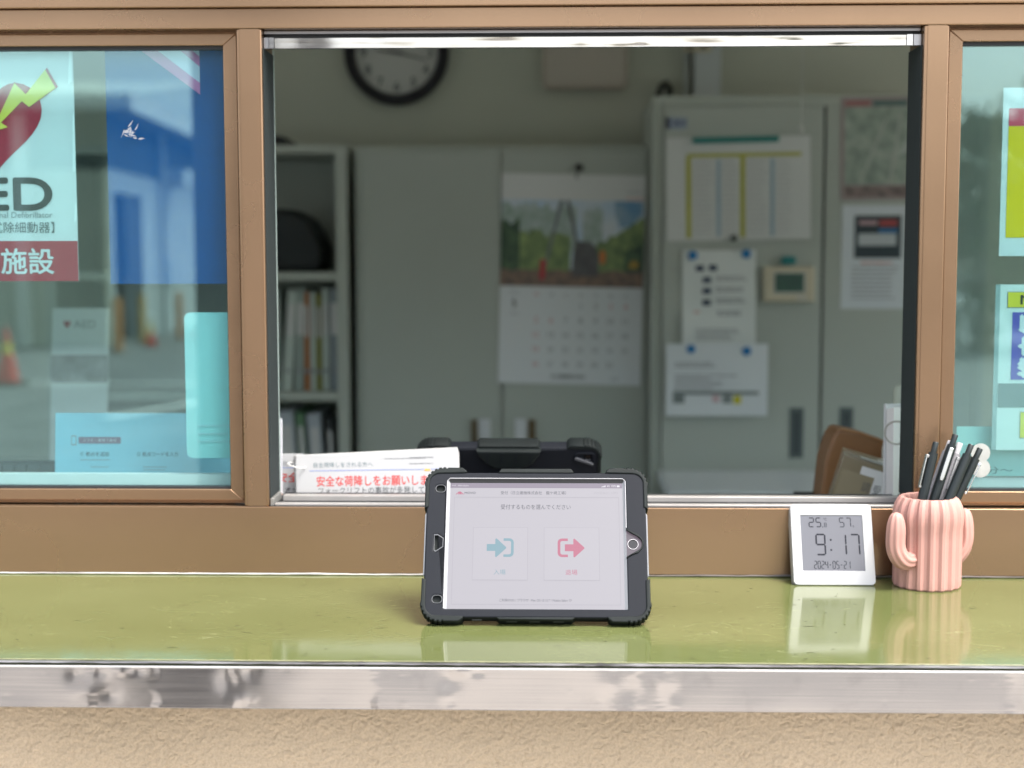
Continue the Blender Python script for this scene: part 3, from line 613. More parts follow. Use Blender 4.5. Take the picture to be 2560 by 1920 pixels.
plate('front_frame', WHITEP, dc, [rrect(-wd/2, .0005, wd/2, hg, .0055), rect(-.0395, .0185, .0395, .0905)], -.001, .0016, .0008)
lcd = MB().box(-.0396, .0396, .0184, .0906, -.0006, .0004).build('lcd', M_('lcd_grey', (0.130, 0.133, 0.152), 0.12), dc)
LCDI = M_('lcd_ink', (0.010, 0.011, 0.018), 0.5, spec=0.2)
z = .0006
for ch, x in (('2', -.0285), ('5', -.0195)): seg_digit(lcd, ch, x, .0755, .0058, .0115, .0013, LCDI, z)
flat(lcd, 'decimal_point', rect(-.0118, .0748, -.0107, .0760), LCDI, z)
seg_digit(lcd, '8', -.0090, .0753, .0026, .0052, .0007, LCDI, z)
text(lcd, '℃', -.0100, .0835, -.0055, .0870, LCDI, z)
for ch, x in (('5', .0105), ('7', .0190)): seg_digit(lcd, ch, x, .0755, .0055, .0115, .0010, LCDI, z)
text(lcd, '%', .0268, .0750, .0290, .0775, LCDI, z)
seg_digit(lcd, '9', -.0205, .0395, .0110, .0260, .0020, LCDI, z)
for y in (.0455, .0585): MB().lathe([(.0013, z), (.0001, z+.0001)], (-.0020, y, 0), 12).build('colon_dot', LCDI, lcd)
seg_digit(lcd, '1', .0075, .0395, .0095, .0260, .0019, LCDI, z)
seg_digit(lcd, '7', .0235, .0395, .0105, .0260, .0019, LCDI, z)
x = -.0245
for ch in '2024-05-21': seg_digit(lcd, ch, x, .0215, .0030, .0095, .0009, LCDI, z); x += .0047
MB().box(-.016, .014, -.0004, .0006, -.012, -.0085).build('foot_tab', M_('foot_tab', (0.9, 0.92, 0.9), 0.4), dc)
MB().box(-.016, .008, hg-.0004, hg+.0014, -.010, -.004).build('top_button', WHITEP, dc, bevel=.0005)

# ------------------------------------------------------------------ cactus pot and pens
PINK = M_('pink_ceramic', (0.52, 0.28, 0.24), 0.55, var=0.10, vscale=9, bump=0.05, bscale=300)
PC = (.4792, -.0415, 1.05)
pot = thing('pencil_pot', 'pink fluted pencil pot shaped like a cactus with two arms', 'pot', PC)
N = 18
NN = N*4
def flute(ph, h):      # broad ridges with flat flanks
    return (1.034, 1.034, .966, .966)[round(ph*NN/2/PI) % 4]
prof = [(.0001, .0), (.0385, .0), (.0405, .002)]+[(.0408, .004+.0117*k) for k in range(7)]+[(.0420, .082), (.0424, .090), (.0418, .097), (.0400, .104), (.0372, .110), (.0345, .1135), (.0325, .1142)]
vs_o = MB(PC).lathe(prof+[(.0308, .1132), (.0300, .110), (.0310, .10), (.0370, .085), (.0372, .006), (.0001, .005)], PC, NN, fr=lambda ph, h: flute(ph, h)).build('pot_body', PINK, pot, smooth=True)
vs_o.data.set_sharp_from_angle(angle=R(22))
def arm(pts, r, flat_=1.0):
    # smooth path
    P = [Vector(p) for p in pts]; out = []
    for i in range(len(P)-1):
        p0 = P[max(i-1, 0)]; p1 = P[i]; p2 = P[i+1]; p3 = P[min(i+2, len(P)-1)]
        for k in range(6):
            t = k/6; out.append(0.5*((2*p1)+(-p0+p2)*t+(2*p0-5*p1+4*p2-p3)*t*t+(-p0+3*p1-3*p2+p3)*t**3))
    out.append(P[-1]); n = len(out)
    rad = [r]*n
    for k in range(7): rad[n-1-k] = r*math.sin(math.acos(max(0, 1-(k+.02)/7)))
    o = MB((0,0,0)).tube(out, rad, 72, True, flute=9, fa=.055, flat=flat_).build('cactus_arm', PINK, pot, smooth=True)
    return o
arm([(-.018, -.018, .041), (-.0280, -.0265, .0375), (-.0375, -.0330, .0385), (-.0450, -.0360, .0460), (-.0490, -.0365, .058), (-.0490, -.0365, .078), (-.0485, -.0360, .1000)], .0100, 1.15)
arm([(.018, .006, .030), (.030, .010, .030), (.0395, .012, .034), (.0475, .013, .044), (.0510, .0135, .058), (.0508, .0135, .075), (.0500, .0135, .0965)], .0098, 1.15)
PENB = M_('pen_black', (0.012, 0.018, 0.019), 0.38); CHROME = M_('pen_clip_metal', (0.72, 0.72, 0.70), 0.22, metal=1.0); PENW = M_('pen_silver', (0.55, 0.54, 0.56), 0.35)
PENG = M_('pen_clear_grey', (0.34, 0.33, 0.35), 0.25)
def pen(label, p0, p1, body, clip_side, r=.0060, clip=CHROME, bandm=PENW):
    p0 = Vector(p0); p1 = Vector(p1); d = (p1-p0).normalized(); L = (p1-p0).length
    q = d.to_track_quat('Z', 'Y').to_matrix().to_4x4(); mtx = Matrix.Translation(p0) @ q
    t = thing('pen', label, 'pen', mtx=mtx, group='pens in the pink cactus pot')
    MB().lathe([(.0008, 0), (.0018, .002), (r*.85, .016), (r, .03), (r, L-.020), (r*.94, L-.016), (r*.94, L-.014)], (0,0,0), 20).build('barrel', body, t, smooth=True)
    MB().lathe([(r*.62, L-.0142), (r*.62, L-.001), (r*.5, L), (.0001, L+.0002)], (0,0,0), 16).build('push_button', PENB if body is not PENG else PENW, t, smooth=True)
    lv = (q.inverted().to_3x3() @ Vector(clip_side)).normalized(); a = math.atan2(lv.y, lv.x)
    c = MB(); c.box(r*.9, r+.0036, -.0024, .0024, L-.0215, L-.0175); c.box(r+.0018, r+.0033, -.0024, .0024, L-.058, L-.0175); c.box(r+.0002, r+.0030, -.0018, .0018, L-.0605, L-.0575)
    k = c.build('clip', clip, t, bevel=.0005); k.rotation_euler.z = a
    MB().lathe([(r*1.02, .036), (r*1.06, .037), (r*1.06, .0385), (r*1.02, .0395)], (0,0,0), 20).build('band', bandm, t, smooth=True)
    MB().box(r*.98, r*1.03, -.0007, .0007, .042, .082).build('print_line', bandm, t).rotation_euler.z = a+.5
    return t
pen('leftmost black pen with a bright clip in the pink cactus pot', (.4475,-.0540,1.064), (.4862,-.0440,1.2335), PENB, (-1,-.25,0))
pen('tallest black pen standing in the middle of the cactus pot', (.4545,-.0500,1.064), (.5115,-.0400,1.2425), PENB, (-.2,-1,0))
pen('grey translucent pen half hidden behind the tallest black pen', (.4560,-.0270,1.064), (.5085,-.0300,1.2330), PENG, (1,-.3,0), clip=PENW)
pen('silver topped pen between the tallest and right hand black pens', (.4660,-.0330,1.064), (.5195,-.0330,1.2310), PENG, (.3,-1,0), clip=WHITEP)
pen('black pen with no clip in view right of the tallest one', (.4620,-.0610,1.064), (.5310,-.0420,1.2300), PENB, (.2,1,0))
pen('rightmost black pen with its clip on the right side', (.4700,-.0430,1.064), (.5450,-.0330,1.2240), PENB, (1,-.35,0))

# ------------------------------------------------------------------ just inside the window
INNER = .1  # start of the inner desk
idk = thing('inner_desk', 'pale inner desk just behind the open reception window', 'desk', (0, .5, 0)); io = (0, .5, 0)
bx('desk_top', M_('desk_top', (0.55, 0.55, 0.52), 0.4, var=0.05), idk, -1.6, 1.5, .137, .66, 1.020, 1.045, io, bevel=.003)
for x in (-1.55, -.4, 1.4): bx('desk_leg', CAB_EDGE, idk, x, x+.05, .2, .6, 0, 1.0195, io)
def ring(name, c, r, wire, m, parent, nrm):
    nrm = Vector(nrm).normalized(); a = nrm.orthogonal().normalized(); b_ = nrm.cross(a); c = Vector(c)
    pts = [c+a*math.cos(2*PI*k/28)*r+b_*math.sin(2*PI*k/28)*r for k in range(29)]
    return MB().tube(pts, wire, 8, False).build(name, m, parent, smooth=True)
RING = M_('white_ring', (0.78, 0.78, 0.76), 0.3)
# front safety booklet
bk = thing('ring_booklet', 'white ring bound safety booklet with red Japanese lettering behind the sill', 'booklet', mtx=facing(-.2370, .120, 1.0450, roll=1.0, lean=4))
for k in range(7):
    rr = .35*k; o = MB().box(-.1140, .1145+.0004*k, .002*0, .1480+.0006*k, -.0010-.0013*k, -.0002-.0013*k).build('page', PAPER, bk); o.rotation_euler.z = R(rr*.9)
fp = MB().box(-.1135, .1120, .0, .1475, -.0001, .0007).build('front_page', PAPER_SHINY, bk)
Z = .0010
text(fp, '自主荷降しをされる方へ', -.0890, .1305, -.0060, .1375, M_('ink_teal_grey', (0.20, 0.27, 0.29), 0.6), Z)
flat(fp, 'blue_rule', rect(-.095, .1255, .0900, .1263), INK_BLUE, Z)
flat(fp, 'orange_mark', rect(.0660, .1238, .0740, .1263), M_('ink_orange', (0.85, 0.45, 0.05), 0.6), Z+.0001)
text(fp, '安全な荷降しをお願いします', -.0850, .1040, .0840, .1185, INK_RED, Z, bold=.012)
text(fp, 'フォークリフトの事故が多発しています', -.0830, .0935, .0960, .1025, M_('ink_dark_grey', (0.09, 0.10, 0.10), 0.6), Z)
lines(fp, .045, .080, [.1330, .1375+.004], .0016, INK_GREY, 3)
lines(fp, .010, .080, [.1405], .0014, INK_GREY, 5)
ring('binding_ring', (-.1130, .1340, .0), .0125, .0010, RING, bk, (.25, 1, .12))
# second copy showing at the left edge
b2 = sheet('safety_card', 'white safety card with cut off red lettering left of the ring booklet', 'card', facing(-.3760, .150, 1.1150, lean=3), .060, .150, PAPER_SHINY)
text(b2, '安全', -.0085, .0345, .0230, .0480, INK_RED, bold=.012); text(b2, 'フォー', -.0085, .0190, .0230, .0285, INK); text(b2, '自主', .000, .0580, .0190, .0645, INK_GREY)
flat(b2, 'blue_rule', rect(-.02, .0545, .025, .0553), INK_BLUE)
lc = thing('name_card', 'narrow white card standing against the left jamb inside the window', 'card', mtx=facing(-.3800, .115, 1.0450, yaw=-12, lean=2))
MB().box(-.0075, .0085, 0, .1985, -.002, .0).build('card_front', M_('pale_card', (0.78, 0.78, 0.84), 0.4), lc)
MB().box(-.0165, -.0078, 0, .2000, -.012, -.001).build('card_holder', M_('clear_holder', (0.42, 0.43, 0.44), 0.2), lc)
# upright booklet on the right
vb = thing('ring_booklet', 'narrow white booklet with a metal ring standing by the right jamb', 'booklet', mtx=facing(.4985, .150, 1.0450, lean=2, yaw=30, roll=-1))
for k in range(6): MB().box(-.0220, .0260, .0, .2120-.0006*k, -.0024*k-.0018, -.0024*k).build('page', M_('booklet_page', (0.74, 0.73, 0.71), 0.4, var=0.06, vscale=14), vb)
MB().box(-.0225, .0265, .0, .2160, -.0190, -.0150).build('back_cover', M_('clear_cover', (0.52, 0.53, 0.53), 0.25), vb)
rg = ring('binding_ring', (.4735, .1050, 1.2270), .0158, .0014, M_('ring_metal', (0.34, 0.34, 0.31), 0.3, metal=0.5), vb, (.25, 1, .05))
rg.matrix_parent_inverse = facing(.4985, .150, 1.0450, lean=2, yaw=30, roll=-1).inverted()
for x in (-.006, .006): MB().lathe([(.0016, .0002), (.0001, .0003)], (x, .196, 0), 10).build('punch_hole', DARK, vb)
# parcel
CARD = M_('kraft_card', (0.20, 0.165, 0.10), 0.35, var=0.12, vscale=14, coat=0.5)
bxm = Matrix.Translation((.4370, .270, 1.1740)) @ Matrix.Rotation(R(-10), 4, 'Z') @ Matrix.Rotation(R(16), 4, 'Y')
bo = thing('parcel_box', 'small taped kraft box with a white label, tilted inside the window', 'box', mtx=bxm)
def boxpart(nm, m, a, bev=0): return MB().box(*a).build(nm, m, bo, bevel=bev)
boxpart('carton', CARD, (0, .140, 0, .080, -.0880, 0), .0012)
boxpart('lid_flap', CARD, (-.0004, .1404, -.0004, .0465, .0003, .0014), .0003); boxpart('lid_flap', CARD, (-.0004, .1404, .0485, .0804, .0003, .0014), .0003)
boxpart('tape', M_('packing_tape', (0.26, 0.225, 0.15), 0.15, coat=0.6), (-.0012, .1412, .0330, .0620, .0016, .0018))
boxpart('end_tape', M_('packing_tape', (0.26, 0.225, 0.15), 0.15, coat=0.6), (.004, .052, -.0010, -.0004, -.060, -.0200))
boxpart('address_slip', M_('slip_grey', (0.30, 0.31, 0.30), 0.3), (.026, .120, .0030, .0300, .0017, .0020))
fl = MB().box(.030, .100, -.0720, -.0080, .0003, .0009).build('label', PAPER, bo); fl.matrix_local = Matrix.Rotation(PI/2, 4, 'X')
text(fl, '調 受', .0380, -.0440, .0660, -.0290, M_('ink_soft', (0.07, 0.075, 0.08), 0.6), .0012)
ev = thing('padded_envelope', 'tan envelope wedged under the tilted kraft box', 'envelope', (.47, .31, 1.0452))
MB().prism([(-.048, .0), (.045, .0), (.04, .004), (-.03, .030), (-.048, .034)], -.03, .05, 'y').build('envelope_body', M_('tan_paper', (0.50, 0.33, 0.12), 0.5), ev, bevel=.002)
# brown case
LEATH = M_('brown_leather', (0.26, 0.125, 0.05), 0.42, var=0.18, vscale=9, bump=0.15, bscale=220)
lcl = (.52, .52, 1.045)
lcs = thing('leather_case', 'brown leather case with sloping sides behind the kraft box', 'case', lcl)
MB(lcl).prism([(.4370, 1.0455), (.4392, 1.0824), (.4445, 1.1410), (.4560, 1.1780), (.4630, 1.1900), (.4700, 1.1912), (.5000, 1.1850), (.5450, 1.1690), (.5900, 1.1450), (.6000, 1.1200), (.6000, 1.0455)], .45, .525).build('case_body', LEATH, lcs, bevel=.006, seg=3)
MB(lcl).prism([(.4610, 1.1885), (.4700, 1.1926), (.5000, 1.1864), (.5450, 1.1704), (.5890, 1.1466), (.5880, 1.1440), (.5450, 1.1668), (.5000, 1.1828), (.4700, 1.1890)], .4485, .4560).build('edge_highlight', M_('leather_highlight', (0.34, 0.175, 0.075), 0.4), lcs, bevel=.0008)  # edge highlight painted as a lighter strip along the top
tu = thing('tube', 'short black tube lying left of the brown leather case', 'tube', (.428, .52, 1.062))
MB().lathe([(.012, -.002), (.0165, .0), (.0165, .030), (.013, .034), (.013, .052), (.0100, .055)], (0,0,0), 20).build('tube_body', M_('tube_black', (0.012, 0.014, 0.02), 0.35), tu, smooth=True).rotation_euler.y = R(90)
tu.location = (.4080, .52, 1.0617)
# spray bottle behind the upright booklet
so = (.556, .40, 1.045)
sp = thing('spray_bottle', 'pale green capped bottle behind the upright white booklet', 'bottle', so)
MB(so).lathe([(.030, 0), (.032, .004), (.032, .12), (.026, .150), (.013, .168), (.012, .186)], so, 24).build('bottle_body', M_('bottle_plastic', (0.62, 0.66, 0.60), 0.3), sp, smooth=True)
MB(so).lathe([(.016, .187), (.0165, .190), (.0165, .214), (.014, .2195), (.0001, .2198)], so, 20).build('cap', M_('cap_pale', (0.50, 0.55, 0.45), 0.4), sp, smooth=True)

# ------------------------------------------------------------------ behind the left glass
AEDB = M_('poster_white', (0.66, 0.70, 0.71), 0.35); CRIM = M_('poster_crimson', (0.40, 0.03, 0.055), 0.35); LIME = M_('poster_yellow', (0.70, 0.66, 0.10), 0.35)
ax, az_ = -.7265, 1.5862
ap = sheet('heart_poster', 'white poster with a red heart, yellow lightning bolt and AED lettering', 'poster', facing(ax, .0385, az_), .210, .3030, AEDB)
h = [];  hx, hy = -.004, .055
for k in range(48):
    t = 2*PI*k/48; h.append((hx+.00415*16*math.sin(t)**3, hy+.0044*(13*math.cos(t)-5*math.cos(2*t)-2*math.cos(3*t)-math.cos(4*t))))
flat(ap, 'heart', h, CRIM)
L_ = lambda x, z: (x-ax, z-az_)
bolt = [(.0685, .1240), (.0815, .1005), (.0460, .0760), (.0365, .0835), (.0080, .0560), (.0170, .0500), (-.012, .042), (-.004, .066), (.0035, .060), (.0275, .1070), (.0420, .0925)]
def grow(p, k): cx = sum(q[0] for q in p)/len(p); cy = sum(q[1] for q in p)/len(p); return [(cx+(q[0]-cx)*k, cy+(q[1]-cy)*k) for q in p]
def poly(parent, nm, pts, m, z): return plate(nm, m, parent, [pts], z-.0001, z, 0, False)
poly(ap, 'bolt_outline', grow(bolt, 1.06), CRIM, .0010); poly(ap, 'lightning_bolt', bolt, LIME, .0014)
text(ap, 'AED', -.0760, -.0575, .0720, -.0165, INK, bold=.035)
text(ap, 'Automated External Defibrillator', -.0775, -.0680, .0725, -.0605, INK_GREY, bold=.01)
text(ap, '【自動体外式除細動器】', -.0790, -.0880, .0745, -.0735, M_('ink_mid', (0.12, 0.13, 0.14), 0.6))
flat(ap, 'red_band', rect(-.105, -.1514, .1048, -.0985), CRIM)
text(ap, '設置施設', -.0690, -.1415, .0725, -.1085, AEDB, .0011, bold=.018)
tape = M_('clear_tape', (0.86, 0.90, 0.90), 0.15)
for (x, y, w, hh) in ((.101, .13, .006, .05), (.103, .03, .004, .08), (.103, -.06, .004, .03), (.05, .1485, .09, .004)): flat(ap, 'tape_edge', [(x-w/2, y-hh/2), (x+w/2*.7, y-hh/2+.004), (x+w/2, y+hh/2), (x-w/2*.2, y+hh/2-.006)], tape, .0006)
BLUE = M_('deep_blue_print', (0.001, 0.075, 0.27), 0.3)
bp = sheet('blue_panel', 'deep blue poster with pink stripes in its upper corner behind the left glass', 'poster', facing(-.4985, .0440, 1.5850), .165, .3080, BLUE)
PINKP = M_('pink_print', (0.62, 0.20, 0.42), 0.4); SKY_PALE = M_('sky_reflection_pale', (0.62, 0.66, 0.78), 0.4)
flat(bp, 'sky_reflection', [(-.0400, .1538), (.0420, .1538), (.0420, .0930), (.010, .118)], SKY_PALE)  # sky mirrored in the glass, painted onto the panel as a pale corner
flat(bp, 'pink_stripe', [(-.0400, .1538), (-.0180, .1538), (.0420, .1080), (.0420, .0930)], PINKP, .0008)
flat(bp, 'pink_stripe', [(.0120, .1538), (.0280, .1538), (.0420, .1420), (.0420, .1290)], PINKP, .0008)
cy = sheet('cyan_card', 'pale cyan card with rounded corners on the lower right of the left glass', 'card', facing(-.4450, .0480, 1.2955), .0800, .1950, M_('cyan_card', (0.36, 0.68, 0.70), 0.35), corner=.0085)
lines(cy, -.025, .030, [-.055, -.066, -.076], .0022, M_('cyan_ink', (0.42, 0.62, 0.66), 0.5), 4)
bs = sheet('instruction_sheet', 'light blue instruction sheet standing on the desk behind the left glass', 'sheet', facing(-.5650, .1500, 1.1460, lean=6, roll=0), .272, .2020, M_('sky_blue_paper', (0.28, 0.60, 0.74), 0.45, var=0.04, vscale=4))
PLUM = M_('plum_print', (0.22, 0.13, 0.20), 0.5)
plate('phone_icon', INK_GREY, bs, [rrect(-.1130, .0550, -.1055, .0690, .0012), rrect(-.1120, .0568, -.1065, .0675, .0006)], .0002, .0005, 0, False)
plate('heading_bar', PLUM, bs, [rrect(-.1025, .0575, -.0420, .0670, .0012)], .0002, .0005, 0, False)
text(bs, 'スマホ・携帯で受付', -.0960, .0600, -.0480, .0645, M_('pale_ink', (0.55, 0.5, 0.55), 0.6), .0009)
text(bs, '① 拠点を追加', -.1000, .0395, -.0590, .0460, INK); text(bs, '② 拠点コードを入力', -.0190, .0395, .0400, .0460, INK); text(bs, '③ 受付', .0650, .0395, .0900, .0460, INK)
lines(bs, -.100, -.055, [.0340], .0010, INK_GREY, 8, ragged=.05); lines(bs, -.085, -.055, [.0240], .0010, INK_GREY, 9); lines(bs, -.010, .030, [.0240, .0200], .0010, INK_GREY, 10)
for x in (-.038, .046, .122): poly(bs, 'arrow_mark', [(x-.004, .0060), (x+.005, .0095), (x-.004, .0130)], PLUM, .0004)
plate('input_box', INK_GREY, bs, [rect(-.0120, .0050, .0350, .0140), rect(-.0113, .0057, .0343, .0133)], .0002, .0005, 0, False)
ms = thing('window_ledge', 'white ledge strip inside the bottom of the left glass', 'ledge', (-.86, .07, 1.14))
bx('ledge_board', M_('white_ledge', (0.80, 0.82, 0.80), 0.4), ms, -1.32, -.425, .058, .072, 1.1405, 1.1745, (-.86, .07, 1.14))
ms = thing('window_ledge', 'white ledge strip inside the bottom of the right glass', 'ledge', (.97, .07, 1.14))
bx('ledge_board', M_('white_ledge', (0.80, 0.82, 0.80), 0.4), ms, .530, 1.41, .058, .072, 1.1405, 1.1730, (.97, .07, 1.14))
al = thing('leaflet_stand', 'white leaflet with a small heart and AED heading inside the left window', 'leaflet', mtx=facing(-.9215, .90, 1.0455, lean=8))
MB().box(-.0560, .0560, .0, .327, -.004, 0).build('leaflet', M_('leaflet_white', (0.70, 0.72, 0.70), 0.5), al)
flat(al, 'leaflet_photo', rect(-.0560, .180, .0560, .235), M_('photo_dark', (0.09, 0.085, 0.08), 0.5, var=0.7, vscale=30, alt=(0.30, 0.29, 0.27)), .0008)
flat(al, 'small_heart', [(-.034, .298), (-.026, .287), (-.018, .298), (-.022, .303), (-.026, .300), (-.030, .303)], CRIM, .0008)
text(al, 'AED', -.0130, .288, .0300, .303, INK_GREY, .0008)
bx('stand_foot', DARK, al, -.05, .05, -.0005+.0005, .012, -.05, .02)
side = thing('side_table', 'grey steel side table under the leaflet inside the left window', 'table', (-1.0, .9, 0)); sof = (-1.0, .9, 0)
bx('table_top', CABINET, side, -1.35, -.72, .70, 1.15, 1.018, 1.0450, sof, bevel=.003)
for x in (-1.33, -.76):
    for y in (.72, 1.11): bx('table_leg', CAB_EDGE, side, x, x+.03, y, y+.03, 0, 1.0178, sof)
kb = thing('keyboard', 'dark keyboard propped up at the far left behind the glass', 'keyboard', mtx=facing(-.800, .300, 1.0450, lean=25))
MB().box(-.11, .075, 0, .118, -.016, 0).build('keyboard_case', M_('kb_dark', (0.03, 0.034, 0.036), 0.45), kb, bevel=.002)
KEYM = M_('key_dark', (0.055, 0.06, 0.062), 0.4); kmesh = None
for r_ in range(5):
    for c in range(9):
        if kmesh is None:
            o = MB().box(-.0082, .0082, -.0088, .0088, 0, .004).build('key', KEYM, kb, bevel=.001); kmesh = o.data
        else:
            o = bpy.data.objects.new('key', kmesh); COL.objects.link(o); o.parent = kb
        o.location = (-.099+c*.0195, .013+r_*.022, .0001)

# ------------------------------------------------------------------ behind the right glass
YP = M_('acid_yellow', (0.74, 0.54, 0.008), 0.35); REDH = M_('red_header', (0.60, 0.06, 0.11), 0.35)
yx, yz = .6840, 1.5740
yp = sheet('yellow_notice', 'white bordered yellow notice with a red header behind the right glass', 'poster', facing(yx, .0385, yz), .200, .2155, AEDB)
plate('red_header', REDH, yp, [rrect(-.0925, .0590, .0925, .0815, .0015)], .0002, .0005, 0, False)
flat(yp, 'yellow_field', rect(-.0925, -.0840, .0925, .0588), YP, .0005)
text(yp, '日本国内', -.0560, -.068, .060, -.040, M_('ink_orange_red', (0.75, 0.25, 0.03), 0.5), .0008); text(yp, '注意', -.02, .01, .06, .045, INK, .0008)
px_, pz = .6820, 1.3208
pp = sheet('rules_notice', 'white notice with a purple band and yellow boxes behind the right glass', 'poster', facing(px_, .0385, pz), .190, .2170, M_('mint_white', (0.66, 0.72, 0.70), 0.35))
flat(pp, 'clear_edge', rect(-.101, -.1085, -.095, .1085), M_('pocket_edge', (0.34, 0.42, 0.42), 0.2), .0002)
def framed(x0, y0, x1, y1, m):
    flat(pp, 'box_edge', rect(x0-.0008, y0-.0008, x1+.0008, y1+.0008), INK_GREY, .0005); flat(pp, 'yellow_box', rect(x0, y0, x1, y1), m, .0008)
framed(-.0850, .0790, .0850, .0985, M_('box_yellow', (0.70, 0.60, 0.05), 0.35))
text(pp, 'MOVO', -.0690, .0825, .020, .0950, INK, .0011)
flat(pp, 'purple_band', rect(-.0785, -.0155, .0850, .0725), M_('purple_print', (0.11, 0.09, 0.42), 0.35), .0005)
text(pp, '携中便', -.0690, -.012, -.0440, .069, AEDB, .0009, bold=.02, rot=1)
flat(pp, 'grey_bar', rect(-.0945, -.0520, .0945, -.0205), M_('slate_bar', (0.20, 0.25, 0.25), 0.4), .0005)
framed(-.0645, -.0920, .0645, -.0585, M_('box_yellow', (0.70, 0.60, 0.05), 0.35))
tb = sheet('hours_strip', 'pale teal strip with small Japanese lettering at the foot of the right glass', 'sign', facing(.6800, .0550, 1.2085), .280, .066, M_('teal_paper', (0.36, 0.60, 0.58), 0.4))
text(tb, '分～', -.1000, -.0300, -.0650, -.0205, M_('ink_teal', (0.08, 0.14, 0.14), 0.5)); flat(tb, 'upper_band', rect(-.14, .008, .14, .033), M_('teal_paper_light', (0.44, 0.70, 0.67), 0.4))
s8 = thing('round_sticker', 'white figure eight sticker on the right glass behind the pens', 'sticker', mtx=facing(.5640, .0274, 1.1995))
for k, (cx, cyy) in enumerate(((.0, .0105), (.0005, -.0095))):
    MB().lathe([(.0124, -.0008), (.0124, 0), (.0001, .0001)], (cx, cyy, .0002*k), 28).build('sticker_disc', M_('sticker_white', (0.46, 0.47, 0.45), 0.5, var=0.2, vscale=60), s8)

# ------------------------------------------------------------------ office at the back
wc_l = (-.4765, 2.680, 2.110)
wc = thing('wall_clock', 'large round wall clock with a black rim above the cabinets', 'clock', mtx=facing(*wc_l))
MB().lathe([(.160, .0005), (.1640, .006), (.1640, .030), (.158, .038), (.146, .040), (.134, .034), (.1290, .022), (.1285, .012)], (0,0,0), 64).build('rim', M_('clock_rim', (0.006, 0.006, 0.012), 0.35), wc, smooth=True)
fc = MB().lathe([(.1290, .010), (.1290, .0125), (.0001, .0126)], (0,0,0), 48).build('dial', M_('clock_dial', (0.52, 0.53, 0.50), 0.5), wc)
for k in range(1, 13):
    a = R(90-30*k); text(fc, str(k), .104*math.cos(a)-.013, .104*math.sin(a)-.014, .104*math.cos(a)+.013, .104*math.sin(a)+.014, INK, .0132, bold=.02, name='numeral', keep=True)
def hand(nm, ang, L, w, z):
    o = MB().prism([(-w, -.02), (w, -.02), (w*.5, L), (-w*.5, L)], z, z+.0015, 'z').build(nm, INK, wc); o.rotation_euler.z = R(-ang)
hand('hour_hand', 278, .062, .0050, .015); hand('minute_hand', 104, .098, .0038, .018)
wb = thing('wall_speaker', 'beige rounded box mounted on the wall right of the round clock', 'wall box', mtx=facing(.1104, 2.680, 2.15))
plate('housing', M_('beige_box', (0.44, 0.39, 0.33), 0.6), wb, [rrect(-.1310, -.1580, .1310, .16, .022)], .0005, .045, .008)
plate('front_panel', M_('beige_box_front', (0.46, 0.42, 0.36), 0.6), wb, [rrect(-.118, -.1420, .118, .15, .012)], .0452, .0480, .001)
eb = thing('conduit_box', 'pale grey electrical duct on the wall above the right cabinet', 'duct', (.48, 2.66, 1.95)); eo = (.48, 2.66, 1.95)
bx('duct', M_('duct_grey', (0.50, 0.54, 0.54), 0.5), eb, .4470, .5280, 2.620, 2.6795, 1.95, 2.49, eo, bevel=.003)
bx('thin_duct', M_('duct_grey2', (0.42, 0.45, 0.43), 0.5), eb, .4170, .4340, 2.655, 2.6795, 1.95, 2.49, eo, bevel=.002)
ol = thing('wall_outlet', 'cream twin outlet just under the header strip above the right cabinet', 'outlet', mtx=facing(.4540, 2.6195, 2.1200))
plate('outlet_plate', M_('cream_plastic', (0.55, 0.50, 0.36), 0.5), ol, [rrect(-.044, -.020, .044, .060, .006)], .0005, .009, .002)
for x in (-.022, .019): plate('socket', DARK, ol, [rrect(x-.008, -.012, x+.008, .006, .003)], .009, .0098, 0)
cb = MB((.34, 2.6, 1.9)); cb.tube([(.3300, 2.45, 1.62), (.3270, 2.56, 1.90), (.3320, 2.60, 1.965), (.3480, 2.64, 2.00), (.3640, 2.662, 2.012), (.3760, 2.665, 1.99), (.3680, 2.665, 1.965), (.3500, 2.665, 1.96)], .010, 8)
o = cb.build('cable', M_('cable_black', (0.02, 0.022, 0.022), 0.5), None, smooth=True); o.location = (.34, 2.6, 1.9); tag(o, 'black cable looping over the top left of the right cabinet', 'cable')
# open bookcase
ko = (-1.0, 2.45, 0); bkc = thing('bookcase', 'open grey steel bookcase of binders left of the double cabinet', 'bookcase', ko)
bx('side_panel', CAB_EDGE, bkc, -.6110, -.5780, 2.25, 2.64, .0, 1.7930, ko, bevel=.002); bx('side_panel', CAB_EDGE, bkc, -1.458, -1.425, 2.25, 2.64, .0, 1.7930, ko, bevel=.002)
bx('back_panel', CABINET, bkc, -1.4245, -.6115, 2.62, 2.64, .05, 1.79, ko)
for z0, z1, nm in ((1.7690, 1.7928, 'top_panel'), (1.4060, 1.4300, 'shelf'), (1.0580, 1.0820, 'shelf'), (.70, .724, 'shelf'), (.03, .06, 'bottom_panel')): bx(nm, CAB_EDGE, bkc, -1.4245, -.6115, 2.252, 2.6195, z0, z1, ko, bevel=.0015)
tray = thing('desk_tray', 'small black tray on top of the open bookcase at the left jamb', 'tray', (-.80, 2.4, 1.7935))
b = MB((-.80, 2.4, 1.7935)).prism([(-.90, 1.794), (-.752, 1.794), (-.764, 1.818), (-.80, 1.826), (-.90, 1.828)], 2.28, 2.5); b.build('tray_body', M_('tray_black', (0.02, 0.022, 0.025), 0.5), tray, bevel=.003)
bgm = M_('bag_black', (0.012, 0.016, 0.018), 0.5, bump=0.3, bscale=40)
